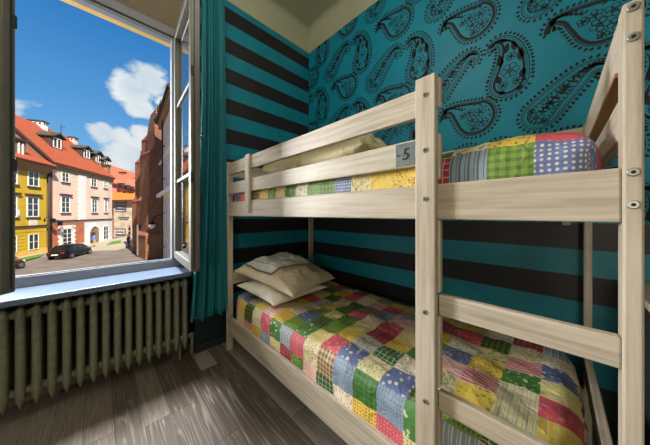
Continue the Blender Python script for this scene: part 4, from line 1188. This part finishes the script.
# striped post and figure beside the tower
sp_ = thing('striped_post', 'red and white striped post left of the brick tower', 'post', tuple(W(*gpt(129.3, 247))))
bm = bmesh.new(); x, y = gpt(129.3, 247)
zz = GZ; k = 0
while zz < zat(226, y): tube(bm, [W(x, y, zz), W(x, y, zz+.3)], .13, 10, k % 2); zz += .3; k += 1
obj('post_shaft', bm, [M['paintred'], M['whitetrim']], sp_)

# ---- people
def person(name, u, v, hgt, yaw, mats, label, stride=.22):
    x, y = gpt(u, v); p0 = W(x, y, GZ+.1)
    root = thing(name, label, 'person', tuple(p0))
    k = hgt/1.75
    J = {'pel': (0, 0, .95), 'waist': (0, .01, 1.10), 'chest': (0, .0, 1.32), 'neck': (0, 0, 1.47), 'headb': (0, .01, 1.55), 'head': (0, .015, 1.68),
         'hl': (-.10, 0, .90), 'kl': (-.10, stride*.6, .50), 'al': (-.10, stride*.5, .08), 'tl': (-.10, stride*.5+.16, .04),
         'hr': (.10, 0, .90), 'kr': (.10, -stride*.1, .50), 'ar': (.10, -stride*1.2, .12), 'tr': (.10, -stride*1.1+.14, .04),
         'sl': (-.18, 0, 1.40), 'el': (-.24, -.08, 1.12), 'wl': (-.22, .06, .90), 'sr': (.18, 0, 1.40), 'er': (.24, .0, 1.12), 'wr': (.22, .16, .94)}
    Rd = {'pel': .15, 'waist': .135, 'chest': .16, 'neck': .06, 'headb': .075, 'head': .10, 'hl': .095, 'kl': .065, 'al': .045, 'tl': .04, 'hr': .095, 'kr': .065, 'ar': .045, 'tr': .04,
          'sl': .07, 'el': .048, 'wl': .035, 'sr': .07, 'er': .048, 'wr': .035}
    E = [('pel', 'waist'), ('waist', 'chest'), ('chest', 'neck'), ('neck', 'headb'), ('headb', 'head'), ('pel', 'hl'), ('hl', 'kl'), ('kl', 'al'), ('al', 'tl'), ('pel', 'hr'), ('hr', 'kr'), ('kr', 'ar'), ('ar', 'tr'),
         ('chest', 'sl'), ('sl', 'el'), ('el', 'wl'), ('chest', 'sr'), ('sr', 'er'), ('er', 'wr')]
    ks = list(J); me = bpy.data.meshes.new('figure')
    rz = Matrix.Rotation(yaw, 4, 'Z')
    me.from_pydata([tuple(rz @ (Vector(J[q])*k)) for q in ks], [(ks.index(a_), ks.index(b_)) for a_, b_ in E], [])
    t_ = bpy.data.objects.new('figure_tmp', me); C.objects.link(t_)
    md = t_.modifiers.new('Skin', 'SKIN')
    for i, q in enumerate(ks): me.skin_vertices[0].data[i].radius = (Rd[q]*k, Rd[q]*k)
    me.skin_vertices[0].data[0].use_root = True
    t_.modifiers.new('Subsurf', 'SUBSURF').levels = 2
    dg = bpy.context.evaluated_depsgraph_get(); bmsh = bpy.data.meshes.new_from_object(t_.evaluated_get(dg)); bpy.data.objects.remove(t_)
    for m_ in mats: bmsh.materials.append(m_)
    for p in bmsh.polygons:
        p.use_smooth = True; z = p.center.z/k; r_ = math.hypot(p.center.x, p.center.y)/k
        p.material_index = 0 if (z > 1.5 or (r_ > .2 and z < 1.05 and z > .8)) else (2 if z < .98 else 1)
        if z < .1: p.material_index = 3
    o = bpy.data.objects.new('body', bmsh); C.objects.link(o); o.parent = root
    hb = bmesh.new(); bmesh.ops.create_icosphere(hb, subdivisions=2, radius=.108*k)
    for v_ in hb.verts: v_.co = rz @ (v_.co + Vector((0, -.02, 1.70))*k)
    hm = bpy.data.meshes.new('hair'); hb.to_mesh(hm); hb.free(); hm.materials.append(M['hair']); o = bpy.data.objects.new('hair', hm); C.objects.link(o); o.parent = root
person('person', 94, 247.3, 1.75, .9, [M['skin'], M['shirt'], M['beigetr'], M['black']], 'person in a blue shirt and beige trousers walking past the arch doorway')
person('person', 128.0, 248.0, 1.7, .2, [M['skin'], M['darkcl'], M['darkcl'], M['black']], 'person in dark clothes standing left of the brick tower')

# ---- cars
def car(label, s, out, paint, L=4.55, Wd=1.75, hh=1.42):
    root = thing('car', label, 'car', tuple(fpt(s, GZ, out)))
    def cp(x, y, z): return fpt(s+x, GZ+z, out+y)
    # body sections along x: (x, half width, z bottom, z belt)
    secs = [(-L/2, .62, .42, .78), (-L/2+.12, .80, .30, .90), (-L/2+.9, .875, .24, .98), (-.3, .88, .22, .95), (L/2-1.3, .87, .22, .93), (L/2-.35, .80, .26, .80), (L/2, .58, .38, .62)]
    bm = bmesh.new(); rings = []
    for x, w, z0, z1 in secs:
        w *= Wd/1.76
        prf = [(-w*.92, z0), (-w, z0+.15), (-w, (z0+z1)/2), (-w*.96, z1-.06), (-w*.85, z1), (0, z1+.03), (w*.85, z1), (w*.96, z1-.06), (w, (z0+z1)/2), (w, z0+.15), (w*.92, z0)]
        rings.append([bm.verts.new(cp(x, y, z)) for y, z in prf])
    for a_, b_ in zip(rings, rings[1:]):
        for i in range(len(a_)): f = bm.faces.new((a_[i], a_[(i+1) % len(a_)], b_[(i+1) % len(a_)], b_[i])); f.smooth = True
    bm.faces.new(rings[0][::-1]); bm.faces.new(rings[-1])
    # roof panel
    rt = [(-1.05, .60), (-.2, .62), (.45, .60)]
    top = [[bm.verts.new(cp(x, y, z)) for y, z in ((-w, hh-.06), (-w*.7, hh), (w*.7, hh), (w, hh-.06), (w*.9, hh-.1), (-w*.9, hh-.1))] for x, w in rt]
    for a_, b_ in zip(top, top[1:]):
        for i in range(6): f = bm.faces.new((a_[i], a_[(i+1) % 6], b_[(i+1) % 6], b_[i])); f.smooth = True
    bm.faces.new(top[0]); bm.faces.new(top[-1][::-1])
    bd = obj('body', bm, paint, root); bd.modifiers.new('Subsurf', 'SUBSURF').levels = 1; bd.modifiers[-1].render_levels = 1
    bm = bmesh.new(); zb_ = .92
    lo = [(-1.75, .70), (-1.0, .80), (.6, .80), (1.25, .74)]; hi = [(-1.05, .58), (-.8, .60), (.2, .60), (.45, .58)]
    A = [[bm.verts.new(cp(x, e*w, zb_)) for x, w in lo] for e in (-1, 1)]; B = [[bm.verts.new(cp(x, e*w, hh-.07)) for x, w in hi] for e in (-1, 1)]
    for q in (0, 1):
        for i in range(3): bm.faces.new((A[q][i], A[q][i+1], B[q][i+1], B[q][i]))
    bm.faces.new((A[0][0], A[1][0], B[1][0], B[0][0])); bm.faces.new((A[0][3], A[1][3], B[1][3], B[0][3])); 
    obj('window_glass', bm, M['carglass'], root)
    for e in (-1, 1):
        for xa, xb in ((-1.75, -1.05), (-.35, -.32), (1.25, .45)): bm = bmesh.new(); tube(bm, [cp(xa, e*(.745 if abs(xa) > 1 else .815), zb_), cp(xb, e*.605, hh-.05)], .035, 6); obj('window_pillar', bm, paint, root)
    for x in (-1.38, 1.38):
        for e in (-1, 1):
            bm = bmesh.new(); tube(bm, [cp(x, e*.68, .32), cp(x, e*.885, .32)], .32, 22, 0); w_ = obj('wheel', bm, M['tyre'], root)
            bm = bmesh.new(); tube(bm, [cp(x, e*.88, .32), cp(x, e*.90, .32)], .2, 16, 0); obj('hubcap', bm, M['rim'], w_)
    for e in (-1, 1):
        bm = bmesh.new(); box(bm, (0, 0, 0), (.06, .3, .14), 0, .02)
        for v_ in bm.verts: v_.co = cp(-L/2+.005+v_.co.x, e*.55-.15+v_.co.y, .66+v_.co.z)
        obj('tail_lamp', bm, M['lamp_red'], root)
        bm = bmesh.new(); box(bm, (0, 0, 0), (.06, .3, .12), 0, .02)
        for v_ in bm.verts: v_.co = cp(L/2-.08+v_.co.x, e*.5-.15+v_.co.y, .52+v_.co.z)
        obj('headlamp', bm, M['frost'], root)
    bm = bmesh.new(); box(bm, (0, 0, 0), (.03, .52, .11), 0, .005)
    for v_ in bm.verts: v_.co = cp(-L/2-.025+v_.co.x, -.26+v_.co.y, .50+v_.co.z)
    obj('number_plate', bm, M['numberplate'], root)
def fcoord(u, v):
    x, y = gpt(u, v); p = W(x, y); return (p-O0).dot(SD), (p-O0).dot(SN)
a_, b_ = fcoord(71, 258.6), fcoord(89.5, 254.0)
car('black saloon car parked on the street below the pink house', (a_[0]+b_[0])/2, (a_[1]+b_[1])/2-.8, M['carpaint'])
a_ = fcoord(23.5, 268.0); car('maroon car half hidden by the left window sash', a_[0]-1.6, a_[1]-.85, M['maroon'], 4.2, 1.72, 1.45)

# ------------------------------------------------------------------ sky
w = bpy.data.worlds.new('sky'); sc.world = w; w.use_nodes = True; nt = w.node_tree
m = Mt.__new__(Mt); m.t = nt; m.b = None
bg = nt.nodes['Background']
dr = m.n('TexCoord').outputs['Generated']
zc = m.n('SeparateXYZ', {0: dr}).outputs[2]
sky = m.ramp(zc, [(0, srgb((150, 200, 236))), (.12, srgb((124, 186, 232))), (.32, srgb((88, 156, 218))), (.62, srgb((20, 110, 184))), (1, srgb((10, 80, 150)))])
nz = m.n('TexNoise', {'Vector': m.n('Mapping', {'Vector': dr, 'Scale': (1, 1, 1.7)}).outputs[0], 'Scale': 11.0, 'Detail': 9.0, 'Roughness': .58}).outputs[0]
def blob(u, v, rad):
    d = ray(u, v).normalized()
    dist = m.n('VectorMath', {0: dr, 1: tuple(d)}, operation='DISTANCE').outputs['Value']
    return m.math('SUBTRACT', 1.0, m.math('DIVIDE', dist, rad))
tot = None
for u, v, r_ in ((136, 93, .075), (152, 82, .075), (142, 108, .06), (165, 104, .05), (122, 136, .045), (103, 134, .045), (140, 132, .045), (130, 152, .10), (146, 142, .06), (120, 166, .09), (126, 182, .07), (-90, 110, .2), (-230, 150, .3), (330, 150, .5)):
    b_ = m.math('MAXIMUM', blob(u, v, r_), 0.0); tot = b_ if tot is None else m.math('MAXIMUM', tot, b_)
cm = m.math('ADD', m.math('MULTIPLY', tot, 1.5), m.math('MULTIPLY', m.math('SUBTRACT', nz, .5), 2.2))
mask = m.ramp(cm, [(.30, (0, 0, 0, 1)), (.72, (1, 1, 1, 1))])
mask = m.math('MULTIPLY', mask, m.math('GREATER_THAN', tot, 0.001))
nz2 = m.n('TexNoise', {'Vector': dr, 'Scale': 16.0, 'Detail': 5.0}).outputs[0]
cloud = m.mix(nz2, srgb((170, 196, 216)), srgb((255, 255, 252)))
col = m.mix(mask, sky, cloud)
nt.links.new(col, bg.inputs[0]); bg.inputs[1].default_value = 1.0

# ------------------------------------------------------------------ light
def light(name, typ, loc, energy, color, **kw):
    l = bpy.data.lights.new(name, typ); l.energy = energy; l.color = color
    for k_, v_ in kw.items(): setattr(l, k_, v_)
    o = bpy.data.objects.new(name, l); C.objects.link(o); o.location = loc; return o
def aim(o, d): o.rotation_euler = Vector(d).to_track_quat('-Z', 'Y').to_euler()
s_ = light('sun', 'SUN', (0, 0, 20), 8.0, (1, .94, .84), angle=.01); aim(s_, (-.72, -.03, -.62))
sky_l = light('window_daylight', 'AREA', (-3.25, -.15, 4.4), 950, (.93, .97, 1), shape='RECTANGLE', size=.9, size_y=1.6); aim(sky_l, (1.5, .15, -3.6))
cl = light('ceiling_lamp', 'POINT', (-.75, .25, 2.95), 35, (1, .94, .84), shadow_soft_size=.14)
cl2 = light('ceiling_lamp', 'POINT', (1.3, -.9, 2.95), 26, (1, .95, .86), shadow_soft_size=.14)
sky_s = light('window_daylight', 'AREA', (-4.5, -1.42, 2.0), 330, (.95, .98, 1), shape='RECTANGLE', size=.75, size_y=1.5); aim(sky_s, (4.3, 2.3, -1.3))
fill_l = light('fill_light', 'POINT', (.45, -1.15, 1.05), 40, (1, .92, .80), shadow_soft_size=.22)  # unseen fill light, added behind the camera to brighten the lower bunk

# ------------------------------------------------------------------ camera
cam = bpy.data.cameras.new('camera'); co = bpy.data.objects.new('camera', cam); C.objects.link(co); sc.camera = co
cam.sensor_width = 36; cam.lens = F/650*36; cam.shift_y = -(222.5-HY)/650; cam.clip_start = .02; cam.clip_end = 500
co.location = (0, 0, H)
co.rotation_euler = (math.pi/2, 0, math.atan2(-FW.x, FW.y))
sc.view_settings.view_transform = 'Standard'; sc.view_settings.look = 'None'; sc.view_settings.gamma = 1; sc.view_settings.use_curve_mapping = False
sc.view_settings.exposure = 0.0
